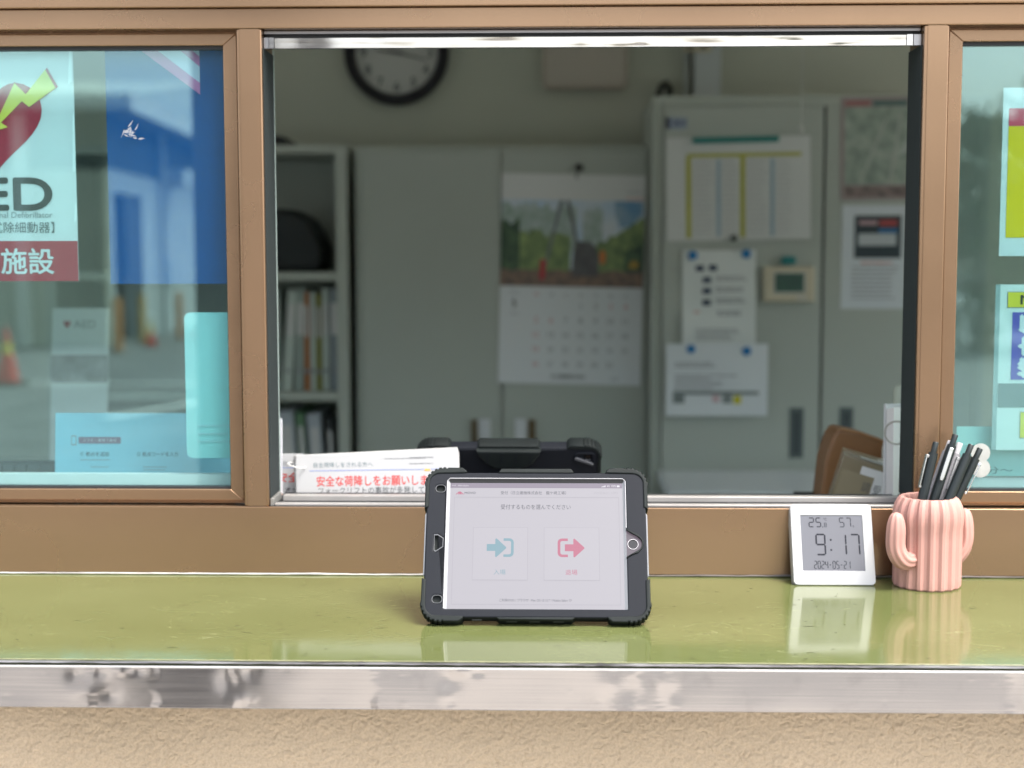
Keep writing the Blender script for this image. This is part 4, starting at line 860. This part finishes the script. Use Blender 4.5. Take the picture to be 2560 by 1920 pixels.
bag = MB((-.73, 2.42, 1.431)); bag.prism([(-.86, 1.431), (-.665, 1.431), (-.66, 1.50), (-.70, 1.585), (-.745, 1.610), (-.80, 1.615), (-.86, 1.60)], 2.30, 2.52); o = bag.build('tool_bag', bgm, None, bevel=.02, seg=3); o.location = (-.73, 2.42, 1.431)
tag(o, 'black sloping bag on the upper shelf of the open bookcase', 'bag')
def binder(x, w, h, zb, m, tilt, label, band=None):
    t = thing('binder', label, 'binder', mtx=Matrix.Translation((x, 2.30, zb)) @ Matrix.Rotation(R(tilt), 4, 'Y'), group='binders on the bookcase shelves')
    MB().box(-w/2, w/2, 0, .22, 0.0005, h).build('cover', m, t, bevel=.002)
    MB().box(-w*.32, w*.32, -.0012, -.0003, h*.55, h*.86).build('spine_label', band or PAPER, t)
    MB().lathe([(.0075, 0), (.0075, .0010), (.0055, .0012)], (0, -.0002, h*.2), 12, axis='y').build('finger_hole', INK_GREY, t)
    return t
G1 = M_('binder_grey_green', (0.30, 0.36, 0.33), 0.5); G2 = M_('binder_pale', (0.48, 0.55, 0.50), 0.5); G3 = M_('binder_grey', (0.25, 0.29, 0.31), 0.5); OR = M_('binder_orange', (0.42, 0.16, 0.05), 0.5); OL = M_('binder_olive', (0.24, 0.24, 0.05), 0.5); DG = M_('binder_dark', (0.03, 0.035, 0.035), 0.5); LB = M_('binder_slate', (0.42, 0.46, 0.50), 0.5); GN = M_('binder_green', (0.12, 0.24, 0.13), 0.5)
for i, (x, w, h, m, tl, lb) in enumerate((
    (-.800, .030, .300, G1, 0, 'grey green binder leftmost on the middle bookcase shelf'),
    (-.768, .028, .296, G2, 4, 'pale leaning binder second on the middle bookcase shelf'),
    (-.733, .026, .300, G1, 2, 'grey green binder left of the orange one on the middle shelf'),
    (-.7080, .014, .290, OR, 0, 'thin orange binder on the middle bookcase shelf'),
    (-.690, .016, .292, G2, 0, 'thin pale binder right of the orange one on the middle shelf'),
    (-.6720, .014, .285, OL, 0, 'thin olive binder on the middle bookcase shelf'),
    (-.6530, .018, .300, G2, 0, 'pale green binder beside the grey one on the middle shelf'),
    (-.6270, .028, .300, G3, 0, 'blue grey binder rightmost on the middle bookcase shelf'))): binder(x, w, h, 1.0825, m, tl, lb)
for i, (x, w, h, m, tl, lb) in enumerate((
    (-.800, .040, .290, DG, -3, 'black binder leftmost on the lower bookcase shelf'),
    (-.752, .050, .300, LB, -5, 'wide slate binder leaning on the lower bookcase shelf'),
    (-.708, .022, .296, GN, -5, 'green binder leaning on the lower bookcase shelf'),
    (-.672, .040, .292, LB, -4, 'slate binder right of the green one on the lower shelf'),
    (-.635, .018, .280, DG, -2, 'thin black binder rightmost on the lower bookcase shelf'))): binder(x, w, h, .7245, m, tl, lb)
# double door cabinet
do = (-.13, 2.45, 0); dcab = thing('double_cabinet', 'wide grey green double door steel cabinet carrying the calendar', 'cabinet', do)
bx('carcass', CAB_EDGE, dcab, -.5555, .2970, 2.262, 2.66, 0, 1.7875, do, bevel=.003)
for x0, x1, xb in ((-.5360, -.1385, -.515), (-.1322, .2765, .255)):
    d = bx('door', CABINET, dcab, x0, x1, 2.2480, 2.2610, .09, 1.7720, do, bevel=.0025)
    for zz in (1.60, .95): bx('hinge', CAB_EDGE, d, x0+.004, x0+.014, 2.2440, 2.2479, zz-.04, zz+.04, do)
BRZ = M_('bronze_handle', (0.14, 0.10, 0.05), 0.35, metal=0.6)
for x0, x1, c0, c1 in ((-.2235, -.2075, -.2035, -.1690), (-.0580, -.0390, -.0980, -.0640)):
    bx('handle', BRZ, dcab, x0, x1, 2.2360, 2.2478, .905, 1.0060, do, bevel=.003)
    bx('key_tag', M_('tag_white', (0.62, 0.64, 0.66), 0.4), dcab, c0, c1, 2.2430, 2.2478, .905, 1.0075, do, bevel=.002)
# calendar
cx, cz = .0640, 1.4070
cal = thing('wall_calendar', 'wall calendar with a construction site photo on the double cabinet', 'calendar', mtx=facing(cx, 2.2440, cz, roll=-1.2))
W2, H2 = .2045, .2990
MB().box(-W2, W2, -H2, H2, -.003, 0).build('backing', PAPER, cal)
hd = flat(cal, 'header_page', rect(-W2, .2260, W2, H2), M_('calendar_header', (0.66, 0.67, 0.66), 0.6), .0006)
text(cal, 'HITACHI', W2-.050, .248, W2-.010, .2555, INK_GREY, .0010); flat(cal, 'red_rule', rect(W2-.055, .2310, W2-.004, .2345), M_('ink_pinkish', (0.7, 0.35, 0.32), 0.6), .0010)
P0, P1 = -.0200, .2260
ph = flat(cal, 'photo', rect(-W2, P0, W2, P1), M_('photo_sky', (0.33, 0.46, 0.58), 0.5, var=0.4, vscale=11, alt=(0.62, 0.66, 0.69), detail=6), .0007)
GR1 = M_('photo_trees', (0.08, 0.14, 0.07), 0.5, var=0.5, vscale=38, alt=(0.03, 0.06, 0.045), detail=8); GR2 = M_('photo_trees_light', (0.25, 0.33, 0.13), 0.5, var=0.5, vscale=30, alt=(0.09, 0.15, 0.07), detail=8); GR3 = M_('photo_leaves', (0.20, 0.28, 0.22), 0.5, var=0.4, vscale=36, alt=(0.48, 0.55, 0.56), detail=8)
EARTH = M_('photo_earth', (0.23, 0.15, 0.11), 0.5, var=0.6, vscale=45, alt=(0.11, 0.085, 0.075), detail=6); MACH = M_('photo_machine', (0.12, 0.12, 0.125), 0.5, var=0.4, vscale=30)
def jag(x0, x1, yb, yt, amp, seed, n=18):
    r = random.Random(seed); return [(x0, yb), (x1, yb)]+[(x1+(x0-x1)*k/n, (yt(1-k/n) if callable(yt) else yt)+r.uniform(-amp, amp)) for k in range(n+1)]
poly(ph, 'leaf_haze', jag(-W2+.0002, .010, .08, .210, .015, 3), GR3, .0011)
poly(ph, 'leaf_haze', jag(.030, .085, .06, .205, .018, 9), GR3, .0011)
poly(ph, 'blue_sky', [(.118, .2258), (.198, .2258), (.198, .190), (.165, .155), (.135, .150), (.120, .185)], M_('photo_deep_blue', (0.09, 0.24, 0.42), 0.5, var=0.3, vscale=20, alt=(0.3, 0.42, 0.52)), .0011)
poly(ph, 'tree_mass', jag(-W2+.0002, -.005, .015, lambda t: .150-.03*t, .012, 5), GR2, .0013)
poly(ph, 'dark_tree', jag(-W2+.0002, -.150, .015, .165, .012, 6, 8), GR1, .0015)
poly(ph, 'tree_mass', jag(.068, W2-.0002, .01, lambda t: .100+.085*t, .008, 7), GR2, .0013)
poly(ph, 'dark_tree', jag(.150, W2-.0002, .01, lambda t: .085+.03*t, .008, 8, 8), GR1, .0015)
poly(ph, 'earth', jag(-W2+.0002, W2-.0002, P0+.0005, .026, .004, 10, 24), EARTH, .0017)
poly(ph, 'boom', [(-.082, .030), (-.075, .030), (-.026, .2255), (-.038, .2255)], M_('photo_boom', (0.17, 0.19, 0.20), 0.5), .0019)
poly(ph, 'boom', [(-.020, .2255), (-.010, .2255), (.016, .110), (.008, .110)], MACH, .0019)
poly(ph, 'machine_body', [(.000, .012), (.075, .012), (.078, .060), (.068, .095), (.050, .110), (.008, .110), (.002, .060)], MACH, .0021)
poly(ph, 'orange_figure', [(.080, .048), (.094, .048), (.096, .076), (.088, .088), (.078, .078)], M_('photo_orange', (0.62, 0.20, 0.05), 0.5), .0023)
poly(ph, 'red_post', [(-.092, .000), (-.078, .000), (-.074, .055), (-.090, .058)], M_('photo_red', (0.45, 0.04, 0.05), 0.5), .0023)
poly(ph, 'yellow_digger', [(.160, .036), (.190, .036), (.188, .056), (.168, .058)], M_('photo_ochre', (0.42, 0.28, 0.06), 0.5), .0023)
gp = flat(cal, 'date_page', rect(-W2, -H2, W2, P0-.001), M_('calendar_page', (0.66, 0.69, 0.71), 0.5), .0008)
text(gp, '5', -W2+.036, -.080, -W2+.048, -.058, INK, .0012, bold=.02); text(gp, '2024', -W2+.028, -.042, -W2+.054, -.034, INK_GREY, .0012); text(gp, '令和6年', -W2+.028, -.103, -W2+.056, -.094, INK_GREY, .0012)
lines(gp, -W2+.012, -W2+.070, [-.150, -.215], .0025, M_('ink_pale', (0.45, 0.46, 0.48), 0.6), 4)
d = 1
INKC = M_('ink_calendar', (0.20, 0.21, 0.22), 0.6); INKP = M_('ink_calendar_red', (0.55, 0.20, 0.22), 0.6)
for k, wdn in enumerate('日月火水木金土'): text(gp, wdn, -.105+k*.0425, -.048, -.093+k*.0425, -.038, INKP if k == 0 else INKC, .0012)
for rw in range(5):
    for c in range(7):
        if rw == 0 and c < 3: continue
        if d > 31: break
        text(gp, str(d), -.107+c*.0425, -.082-rw*.042, -.090+c*.0425, -.066-rw*.042, INKP if c == 0 or d in (3, 4, 5, 6) else INKC, .0012, name='date_number', keep=True); d += 1
text(gp, '日立建機株式会社', -.052, -H2+.016, .046, -H2+.028, M_('ink_firm', (0.08, 0.085, 0.09), 0.6), .0012, bold=.02)
text(gp, '6月', .120, -H2+.012, .138, -H2+.022, INKC, .0012)
hk = thing('magnet_hook', 'dark magnetic hook holding the top of the wall calendar', 'hook', mtx=facing(.0838, 2.2475, 1.7250))
MB().lathe([(.012, .0005), (.012, .008), (.009, .010), (.0001, .0102)], (0,0,0), 20).build('magnet', M_('hook_dark', (0.05, 0.05, 0.045), 0.4), hk, smooth=True)
MB().tube([(0, 0, .010), (0, -.002, .016), (-.004, -.014, .018), (-.007, -.026, .016), (-.004, -.030, .012)], .0022, 8).build('hook_wire', M_('hook_dark', (0.05, 0.05, 0.045), 0.4), hk, smooth=True)
# right sliding cabinet
ro = (.66, 2.4, 0); rc = thing('sliding_cabinet', 'tall grey green sliding door cabinet covered with notices', 'cabinet', ro)
b = MB(ro); b.box(.2860, .3125, 2.112, 2.60, 0, 1.9105); b.box(1.17, 1.20, 2.112, 2.60, 0, 1.9105); b.box(.3126, 1.1699, 2.112, 2.60, 1.882, 1.9105); b.box(.3126, 1.1699, 2.112, 2.60, 0, .06); b.box(.3126, 1.1699, 2.58, 2.60, .06, 1.882)
b.build('carcass', CAB_EDGE, rc, bevel=.002)
d1 = bx('door', CABINET, rc, .3130, .7465, 2.099, 2.1110, .0605, 1.8815, ro, bevel=.002)
d2 = bx('door', CABINET, rc, .7560, 1.1690, 2.112, 2.1240, .0605, 1.8815, ro, bevel=.002)
bx('door_gap', DARK, rc, .7470, .7555, 2.118, 2.125, .0605, 1.8815, ro)
for dd, x0, x1, yy in ((d1, .6660, .7050, 2.099), (d2, .8060, .8440, 2.112)):
    o = thing('x', 'x', 'x') if False else None
    bx('pull_plate', M_('pull_grey', (0.10, 0.125, 0.125), 0.4), dd, x0, x1, yy-.0022, yy-.0002, .915, 1.0560, ro, bevel=.0008)
    bx('pull_recess', M_('pull_recess', (0.055, 0.07, 0.075), 0.5), dd, x0+.009, x1-.009, yy-.0030, yy-.0024, .925, 1.0430, ro)
YF = 2.0975
wv1 = lambda x, y: .004*math.sin(x*22+.5)*math.sin(y*19+1)+.003*math.sin(y*46+x*9)*(1 if abs(y) < .09 else .6)+.0065
wv2 = lambda x, y: .003*math.sin(x*17)*math.cos(y*24)+.0055
zero = lambda x, y: 0
st = sheet('label_sticker', 'small dark and pale blue sticker at the top of the sliding cabinet', 'sticker', facing(.3465, YF+.0007, 1.8345), .058, .032, M_('sticker_blue', (0.30, 0.36, 0.45), 0.4))
flat(st, 'dark_edge', rect(-.029, -.016, -.018, .016), M_('navy_ink', (0.02, 0.025, 0.06), 0.5)); text(st, '201', -.012, -.008, .024, .010, M_('navy_ink2', (0.06, 0.08, 0.14), 0.5), bold=.02)
# shift schedule
sch = sheet('schedule_sheet', 'wide schedule sheet with yellow columns on the sliding cabinet', 'sheet', facing(.5166, YF, 1.6575, roll=.8), .391, .2800, M_('schedule_paper', (0.58, 0.60, 0.58), 0.6), warp=lambda x, y: .0025*math.sin(x*12+y*7)+.003)
wsc = lambda x, y: .0025*math.sin(x*12+y*7)+.0034
YL = M_('schedule_yellow', (0.40, 0.40, 0.05), 0.6); BLT = M_('schedule_blue', (0.34, 0.44, 0.50), 0.6)
flat(sch, 'yellow_rule', rect(-.1400, .0860, .1700, .0960), YL, warp=wsc)
for x in (-.1420, .0050): flat(sch, 'yellow_column', rect(x, -.1330, x+.0130, .0858), YL, warp=wsc)
for x in (-.0600, .0860): flat(sch, 'blue_column', rect(x, -.1300, x+.0120, .0800), BLT, warp=wsc)
for x in (-.125, .022): lines(sch, x, x+.060, [.07-.0135*k for k in range(15)], .0022, M_('ink_pale2', (0.36, 0.37, 0.38), 0.6), 12, warp=wsc, ragged=.3)
for x in (-.045, .102): lines(sch, x, x+.045, [.07-.0135*k for k in range(15)], .0022, M_('ink_pale2', (0.36, 0.37, 0.38), 0.6), 15, warp=wsc, ragged=.3)
lines(sch, -.09, .06, [.1060], .006, M_('ink_pale2', (0.36, 0.37, 0.38), 0.6), 2)
mb_ = thing('magnet_bar', 'teal magnet bar across the top of the schedule sheet', 'magnet', mtx=facing(.5073, YF-.0065, 1.7890, roll=1.0))
plate('bar', M_('teal_magnet', (0.02, 0.22, 0.20), 0.4), mb_, [rrect(-.1170, -.0080, .1170, .0080, .002)], -.006, .004, .001)
MB().box(-.115, .115, -.0012, .0012, .0041, .0046).build('groove', M_('teal_dark', (0.015, 0.13, 0.12), 0.4), mb_)
# notices and magnets
na = sheet('notice_sheet', 'creased notice with a column of dark squares under the schedule', 'sheet', facing(.4670, YF, 1.3590, roll=.4), .2010, .2620, M_('notice_paper', (0.66, 0.70, 0.68), 0.55), warp=wv1)
NAV = M_('ink_navy', (0.03, 0.05, 0.10), 0.6)
for (x, y) in ((-.053, .082), (-.017, .083), (-.034, .050), (-.034, .020), (-.034, -.012)): flat(na, 'dark_square', rect(x-.0115, y-.008, x+.0115, y+.008), NAV, warp=lambda x, y: wv1(x, y)+.0005)
for y, k in ((.048, 1), (.018, 2), (-.013, 3)): lines(na, -.010, .080, [y, y+.008], .0035, INK_GREY, k, warp=wv1, ragged=.15)
lines(na, -.005, .075, [-.040, -.048], .004, INK_GREY, 6, warp=wv1); lines(na, -.065, .060, [-.088-.009*k for k in range(4)], .0035, INK_GREY, 7, warp=wv1); lines(na, -.070, -.045, [-.040], .004, M_('ink_red_soft', (0.6, 0.25, 0.22), 0.6), 2, warp=wv1)
nb = sheet('notice_sheet', 'landscape notice with a grey bar and yellow cell, lowest on the cabinet', 'sheet', facing(.4615, YF-.014, 1.1345), .2790, .1990, M_('notice_paper2', (0.64, 0.68, 0.70), 0.55), warp=wv2)
lines(nb, -.115, .010, [.0350, .044], .004, INK_GREY, 9, warp=wv2); lines(nb, -.115, .070, [.010-.009*k for k in range(5)], .0038, INK_GREY, 21, warp=wv2, ragged=.5)
GB = M_('bar_grey', (0.17, 0.20, 0.20), 0.6)
flat(nb, 'grey_bar', rect(-.120, -.0410, .115, -.0310), GB, warp=wv2); flat(nb, 'grey_cell', rect(-.120, -.065, -.088, -.0415), GB, warp=wv2); flat(nb, 'grey_cell', rect(.016, -.0650, .042, -.0415), M_('bar_grey2', (0.22, 0.25, 0.25), 0.6), warp=wv2); flat(nb, 'pink_cell', rect(-.012, -.062, .008, -.042), M_('cell_pink', (0.58, 0.42, 0.45), 0.6), warp=wv2); flat(nb, 'yellow_cell', rect(.046, -.0660, .067, -.0430), M_('cell_yellow', (0.55, 0.50, 0.02), 0.6), warp=wv2)
BLUM = M_('blue_magnet', (0.01, 0.17, 0.42), 0.35)
for x, z, dy, lb in ((.3935, 1.4760, .013, 'blue round magnet at the upper left of the creased notice'), (.5398, 1.4800, .013, 'blue round magnet at the upper right of the creased notice'), (.3898, 1.2200, .024, 'blue round magnet at the upper left of the landscape notice'), (.5425, 1.2140, .024, 'blue round magnet at the upper right of the landscape notice')):
    m_ = thing('round_magnet', lb, 'magnet', mtx=facing(x, YF-dy+.006, z), group='blue magnets on the sliding cabinet')
    MB().lathe([(.0125, -.006), (.0125, .003), (.0100, .006), (.0001, .0062)], (0,0,0), 24).build('magnet_disc', BLUM, m_, smooth=True)
m_ = thing('round_magnet', 'small dark magnet at the bottom edge of the schedule sheet', 'magnet', mtx=facing(.5062, YF-.006, 1.5230)); MB().lathe([(.009, -.005), (.009, .002), (.007, .004), (.0001, .0042)], (0,0,0), 20).build('magnet_disc', M_('dark_magnet', (0.03, 0.045, 0.04), 0.4), m_, smooth=True)
th = thing('thermometer', 'cream digital thermometer with a green display on the sliding cabinet', 'thermometer', mtx=facing(.6560, YF+.0010, 1.3970))
plate('housing', M_('cream_housing', (0.55, 0.50, 0.37), 0.45), th, [rrect(-.0690, -.0480, .0690, .0480, .006)], .0004, .022, .004)
plate('display_frame', M_('cream_inner', (0.50, 0.50, 0.46), 0.4), th, [rrect(-.0430, -.0260, .0450, .0340, .002)], .0221, .0232, .0004)
ds = MB().box(-.0390, .0400, -.0210, .0300, .0233, .0240).build('display', M_('green_lcd', (0.055, 0.115, 0.085), 0.2), th)
for ch_, x in (('2', -.030), ('5', -.010), ('8', .012)): seg_digit(ds, ch_, x, -.004, .013, .026, .0035, M_('lcd_dark', (0.02, 0.05, 0.045), 0.3), .0243)
MB().box(.020, .048, -.0400, -.0345, .0221, .0232).build('badge', M_('badge_grey', (0.5, 0.52, 0.55), 0.4), th)
m_ = thing('clip_magnet', 'teal clip magnet above the cream thermometer', 'magnet', mtx=facing(.6550, YF+.0010, 1.4620)); plate('clip', M_('teal_clip', (0.015, 0.20, 0.20), 0.4), m_, [rrect(-.019, -.012, .019, .011, .007)], .0002, .018, .003)
# map and notice on the right door
mpm = mat('map_print', (0.30, 0.34, 0.29), 0.5, var=0.9, vscale=26, alt=(0.17, 0.23, 0.19), detail=9)
mp_ = sheet('map_poster', 'faded map poster with a red border at the upper right of the cabinet', 'poster', facing(.8960, 2.1105, 1.7655, roll=.6), .204, .280, M_('map_border', (0.34, 0.29, 0.28), 0.5))
flat(mp_, 'map_area', rect(-.0900, -.0980, .0960, .1120), mpm); flat(mp_, 'title_band', rect(-.090, .1150, -.02, .1300), M_('map_red', (0.34, 0.15, 0.15), 0.5)); flat(mp_, 'title_band', rect(-.015, .1150, .08, .1290), M_('map_teal', (0.08, 0.16, 0.15), 0.5)); flat(mp_, 'legend_band', rect(-.090, -.132, .096, -.101), M_('map_legend', (0.26, 0.20, 0.19), 0.5, var=0.6, vscale=40))
for k, (a, c) in enumerate((((-.05, -.09), (.02, .08)), ((-.085, .02), (.07, -.04)), ((.03, -.095), (.06, .10)))):
    flat(mp_, 'map_road', [(a[0], a[1]), (a[0]+.006, a[1]), (c[0]+.006, c[1]), (c[0], c[1])], M_('map_pale', (0.42, 0.44, 0.40), 0.5), .0009)
poly(mp_, 'map_patch', [(.06, -.02), (.09, .0), (.095, .05), (.08, .03)], M_('map_lake', (0.46, 0.50, 0.48), 0.5), .0011)
nc = sheet('notice_sheet', 'notice with a dark picture panel below the map poster', 'sheet', facing(.9010, 2.1105, 1.4705), .196, .2830, M_('notice_paper3', (0.60, 0.65, 0.68), 0.4))
pnl = flat(nc, 'picture_panel', rect(-.0640, -.0030, .0640, .1140), M_('panel_dark', (0.030, 0.045, 0.055), 0.35)); flat(nc, 'red_tab', rect(.004, .085, .052, .102), M_('panel_red', (0.38, 0.06, 0.06), 0.4), .0011); flat(nc, 'pink_tab', rect(-.052, .088, -.002, .100), M_('panel_pink', (0.45, 0.30, 0.32), 0.4), .0011); flat(nc, 'blue_tab', rect(.002, .066, .052, .078), M_('panel_blue', (0.03, 0.16, 0.36), 0.4), .0011); flat(nc, 'white_field', rect(-.053, .032, .050, .064), M_('panel_white', (0.46, 0.50, 0.52), 0.4), .0011)
lines(nc, -.070, .060, [-.030-.012*k for k in range(8)], .0035, INK_GREY, 31); lines(nc, -.045, .045, [-.018], .005, M_('ink_red_soft', (0.6, 0.25, 0.22), 0.6), 3)
# pull cord
cd = thing('pull_cord', 'thin white lamp pull cord hanging in front of the right cabinet', 'cord', (.5290, 1.20, 1.73))
MB((.5290, 1.20, 1.73)).tube([(.5290, 1.20, 1.7460), (.5285, 1.20, 2.10), (.528, 1.20, 2.4995)], .0010, 6).build('string', M_('cord_white', (0.5, 0.52, 0.5), 0.6), cd)
MB((.5290, 1.20, 1.73)).lathe([(.0022, 1.7465), (.0045, 1.742), (.0055, 1.732), (.0040, 1.7265), (.0001, 1.7262)], (.5290, 1.20, 0), 14).build('knob', M_('cord_knob', (0.5, 0.52, 0.48), 0.5), cd, smooth=True)
# low white desk in front of the right cabinet
lo = (.75, 1.9, 0); ld = thing('low_desk', 'white topped low desk in front of the sliding cabinet', 'desk', lo)
bx('desk_top', M_('white_desk', (0.62, 0.66, 0.68), 0.35), ld, .30, 1.16, 1.70, 2.06, .855, .8860, lo, bevel=.003)
for x in (.33, 1.10): bx('desk_side', CAB_EDGE, ld, x, x+.04, 1.72, 2.04, 0, .8548, lo)

# ------------------------------------------------------------------ the yard across, mirrored in the glass
CREAM = M_('warehouse_cream', (0.46, 0.45, 0.36), 0.7, var=0.1, vscale=.8); WHT = M_('warehouse_white', (0.52, 0.54, 0.54), 0.6, var=0.06, vscale=.7); SHEET = M_('roof_sheet', (0.50, 0.54, 0.52), 0.5); SOFF = M_('soffit', (0.16, 0.18, 0.18), 0.8)
wh = thing('warehouse', 'cream walled warehouse with a corrugated eave reflected in the left glass', 'building', (-7.66, -22.6, 0)); wo = (-6.4, -22.6, 0); wh.rotation_euler.z = R(-2.9)
bx('front_wall', CREAM, wh, -30, -6.4, -22.9, -22.6, 0, 4.1, wo)
b = MB(wo); b.box(-6.7, -6.4, -23.15, -22.9, 0, 4.1); b.box(-6.7, -6.4, -25.3, -23.15, 2.7, 4.1); b.box(-6.7, -6.4, -46, -25.3, 0, 4.1); b.build('side_wall', WHT, wh)
bx('upper_band', M_('eave_shade_dark', (0.05, 0.065, 0.06), 0.7), wh, -30, -6.39, -22.62, -22.58, 3.05, 4.0, wo); bx('side_eave_shade', M_('eave_shade_dark', (0.05, 0.065, 0.06), 0.7), wh, -6.41, -6.38, -46, -22.63, 3.1, 4.0, wo)  # shade under the eaves painted as dark bands on both walls
bx('doorway', DARK, wh, -9, -6.72, -25.3, -23.1, 0, 3.0, wo)  # solid dark block paints the unlit inside of the doorway
b = MB(wo)
for x in (-7.9, -9.6, -11.2, -13.0): b.box(x, x+.22, -22.6, -22.35, 0, 4.0)
b.build('pilaster', M_('pilaster', (0.62, 0.62, 0.55), 0.6), wh)
for x, w in ((-8.9, .6), (-10.4, .7), (-12.2, .8)): bx('window', M_('wh_window', (0.12, 0.16, 0.17), 0.2), wh, x-w/2, x+w/2, -22.6, -22.57, 1.1, 2.6, wo)
def roof_sheet(nm, z, ye):
    b = MB(wo); n = 540
    b.grid(lambda u, v: (-16+(-5.8+16)*u, ye-6*v, z+.045*math.sin((-16+10.2*u)*2*PI/.17)+.9*v), n, 1); return b.build(nm, SHEET, wh, fix=False)
roof_sheet('roof', 4.26, -22.0)
bx('eave_board', M_('eave_board', (0.45, 0.47, 0.45), 0.6), wh, -30, -5.82, -22.05, -21.99, 4.02, 4.20, wo)
bx('soffit', SOFF, wh, -30, -5.84, -22.6, -22.06, 4.0, 4.06, wo); bx('soffit', SOFF, wh, -6.4, -5.84, -46, -22.61, 4.0, 4.06, wo)
bx('verge_board', M_('verge_board', (0.62, 0.64, 0.63), 0.6), wh, -5.83, -5.78, -46, -22.06, 4.00, 4.30, wo)
MB(wo).cyl((-6.28, -26.6, 0), (-6.28, -26.6, 4.0), .06).build('downpipe', WHT, wh); bx('canopy_lamp', WHT, wh, -6.4, -5.95, -28.0, -27.1, 3.0, 3.35, wo); bx('side_window', M_('wh_window2', (0.22, 0.28, 0.30), 0.3), wh, -6.4, -6.37, -27.6, -26.9, .9, 1.5, wo)
ORG = M_('bollard_orange', (0.70, 0.30, 0.10), 0.5, var=0.15); AMB = M_('bollard_amber', (0.60, 0.33, 0.03), 0.5)
for x, y, m, r_, lb in ((-7.00, -21.0, ORG, .07, 'orange bollard nearest the warehouse corner in the left glass'), (-7.35, -23.6, AMB, .055, 'amber bollard before the dark doorway in the left glass'), (-7.05, -25.0, ORG, .06, 'orange bollard before the white side wall in the left glass')):
    bo_ = thing('bollard', lb, 'bollard', (x, y, -.02), group='bollards by the warehouse'); MB().lathe([(r_, 0), (r_, .86), (r_*.8, .90), (.0001, .91)], (0,0,0), 20).build('post', m, bo_, smooth=True); MB().lathe([(r_*1.5, 0), (r_*1.5, .02), (r_, .03)], (0,0,0), 16).build('base_plate', SOFF, bo_)
CON = M_('cone_red', (0.75, 0.07, 0.05), 0.5); CONY = M_('cone_yellow', (0.75, 0.55, 0.05), 0.5); CONB = M_('cone_base', (0.02, 0.02, 0.02), 0.6)
for x, y, s, lb in ((-6.52, -15.0, 1.0, 'near red traffic cone at the left edge of the left glass'), (-6.92, -22.6, .68, 'small red and yellow cone by the dark doorway in the left glass'), (-6.55, -24.4, .68, 'small red and yellow cone behind the cyan card in the left glass')):
    c_ = thing('traffic_cone', lb, 'cone', (x, y, -.02), group='cones in the yard'); MB().box(-.19*s, .19*s, -.19*s, .19*s, 0, .04*s).build('base', CONB, c_)
    MB().lathe([(.14*s, .041*s), (.075*s, .38*s)], (0,0,0), 20).build('cone_body', CON, c_, smooth=True); MB().lathe([(.0748*s, .381*s), (.05*s, .52*s)], (0,0,0), 20).build('cone_band', CONY, c_, smooth=True); MB().lathe([(.0498*s, .521*s), (.025*s, .68*s), (.0001, .70*s)], (0,0,0), 20).build('cone_tip', CON if s > .9 else CONY, c_, smooth=True)
gpst = thing('gate_pillar', 'dark steel canopy pillar mirrored beside the blue panel in the left glass', 'pillar', (-1.05, -3.15, 0)); go = (-1.05, -3.15, 0)
bx('shaft', M_('pillar_steel', (0.125, 0.13, 0.145), 0.5), gpst, -1.225, -.86, -3.30, -3.0, .0, 3.4, go, bevel=.01); bx('base_block', M_('pillar_base', (0.22, 0.215, 0.21), 0.8), gpst, -1.25, -.835, -3.33, -2.97, -.012, .12, go, bevel=.006)
# trees across the yard, mirrored in the right glass
LEAF = [M_('leaf_dark', (0.030, 0.060, 0.030), 0.6), M_('leaf_mid', (0.055, 0.100, 0.045), 0.6)]; BARK = M_('bark', (0.10, 0.075, 0.055), 0.9, bump=0.5, bscale=20)
def tree(x, y, hgt, wid, seed, label):
    r = random.Random(seed); t = thing('yard_tree', label, 'tree', (x, y, -.02), group='trees across the yard')
    b = MB(); b.tube([(0,0,0), (.05, .02, hgt*.3), (-.04, .0, hgt*.6), (0, .03, hgt*.9)], [.16, .13, .08, .02], 8)
    for k in range(9):
        a = r.uniform(0, 2*PI); z = hgt*r.uniform(.2, .75); L = wid*r.uniform(.4, .8); b.tube([(0,0,z), (math.cos(a)*L*.5, math.sin(a)*L*.5, z+.18*L), (math.cos(a)*L, math.sin(a)*L, z+.55*L)], [.06, .035, .01], 6)
    b.build('trunk', BARK, t)
    for ci in range(2):
        b = MB()
        for k in range(34):
            zc = hgt*r.uniform(.12, .97); rad = wid*math.sqrt(max(.03, 1-abs(zc/hgt-.4)/.62)); a = r.uniform(0, 2*PI); q = math.sqrt(r.random()); c = Vector((math.cos(a)*rad*q, math.sin(a)*rad*q, zc)); cs = r.uniform(.28, .55)
            for j in range(46):
                p = c+Vector((r.gauss(0, 1), r.gauss(0, 1), r.gauss(0, .8)))*cs*.55; u = Vector((r.gauss(0, 1), r.gauss(0, 1), r.gauss(0, 1))).normalized(); v = u.orthogonal().normalized(); s = r.uniform(.06, .13)
                b.add([p-u*s, p+v*s*.5, p+u*s, p-v*s*.5], [(0,1,2,3)])
        b.build('crown', LEAF[ci], t, fix=False)
for k, (x, y, h_, w_) in enumerate(((7.1, -21.5, 3.9, 1.4), (9.0, -23.0, 4.5, 1.7), (5.6, -25.5, 3.6, 1.5), (11.0, -22.0, 4.2, 1.6))):
    tree(x, y, h_, w_, 40+k, ('bushy dark tree at the left edge of the right glass reflection', 'tallest dark tree in the right glass reflection', 'small far tree half hidden behind the right post', 'tree farthest to the right in the yard')[k])
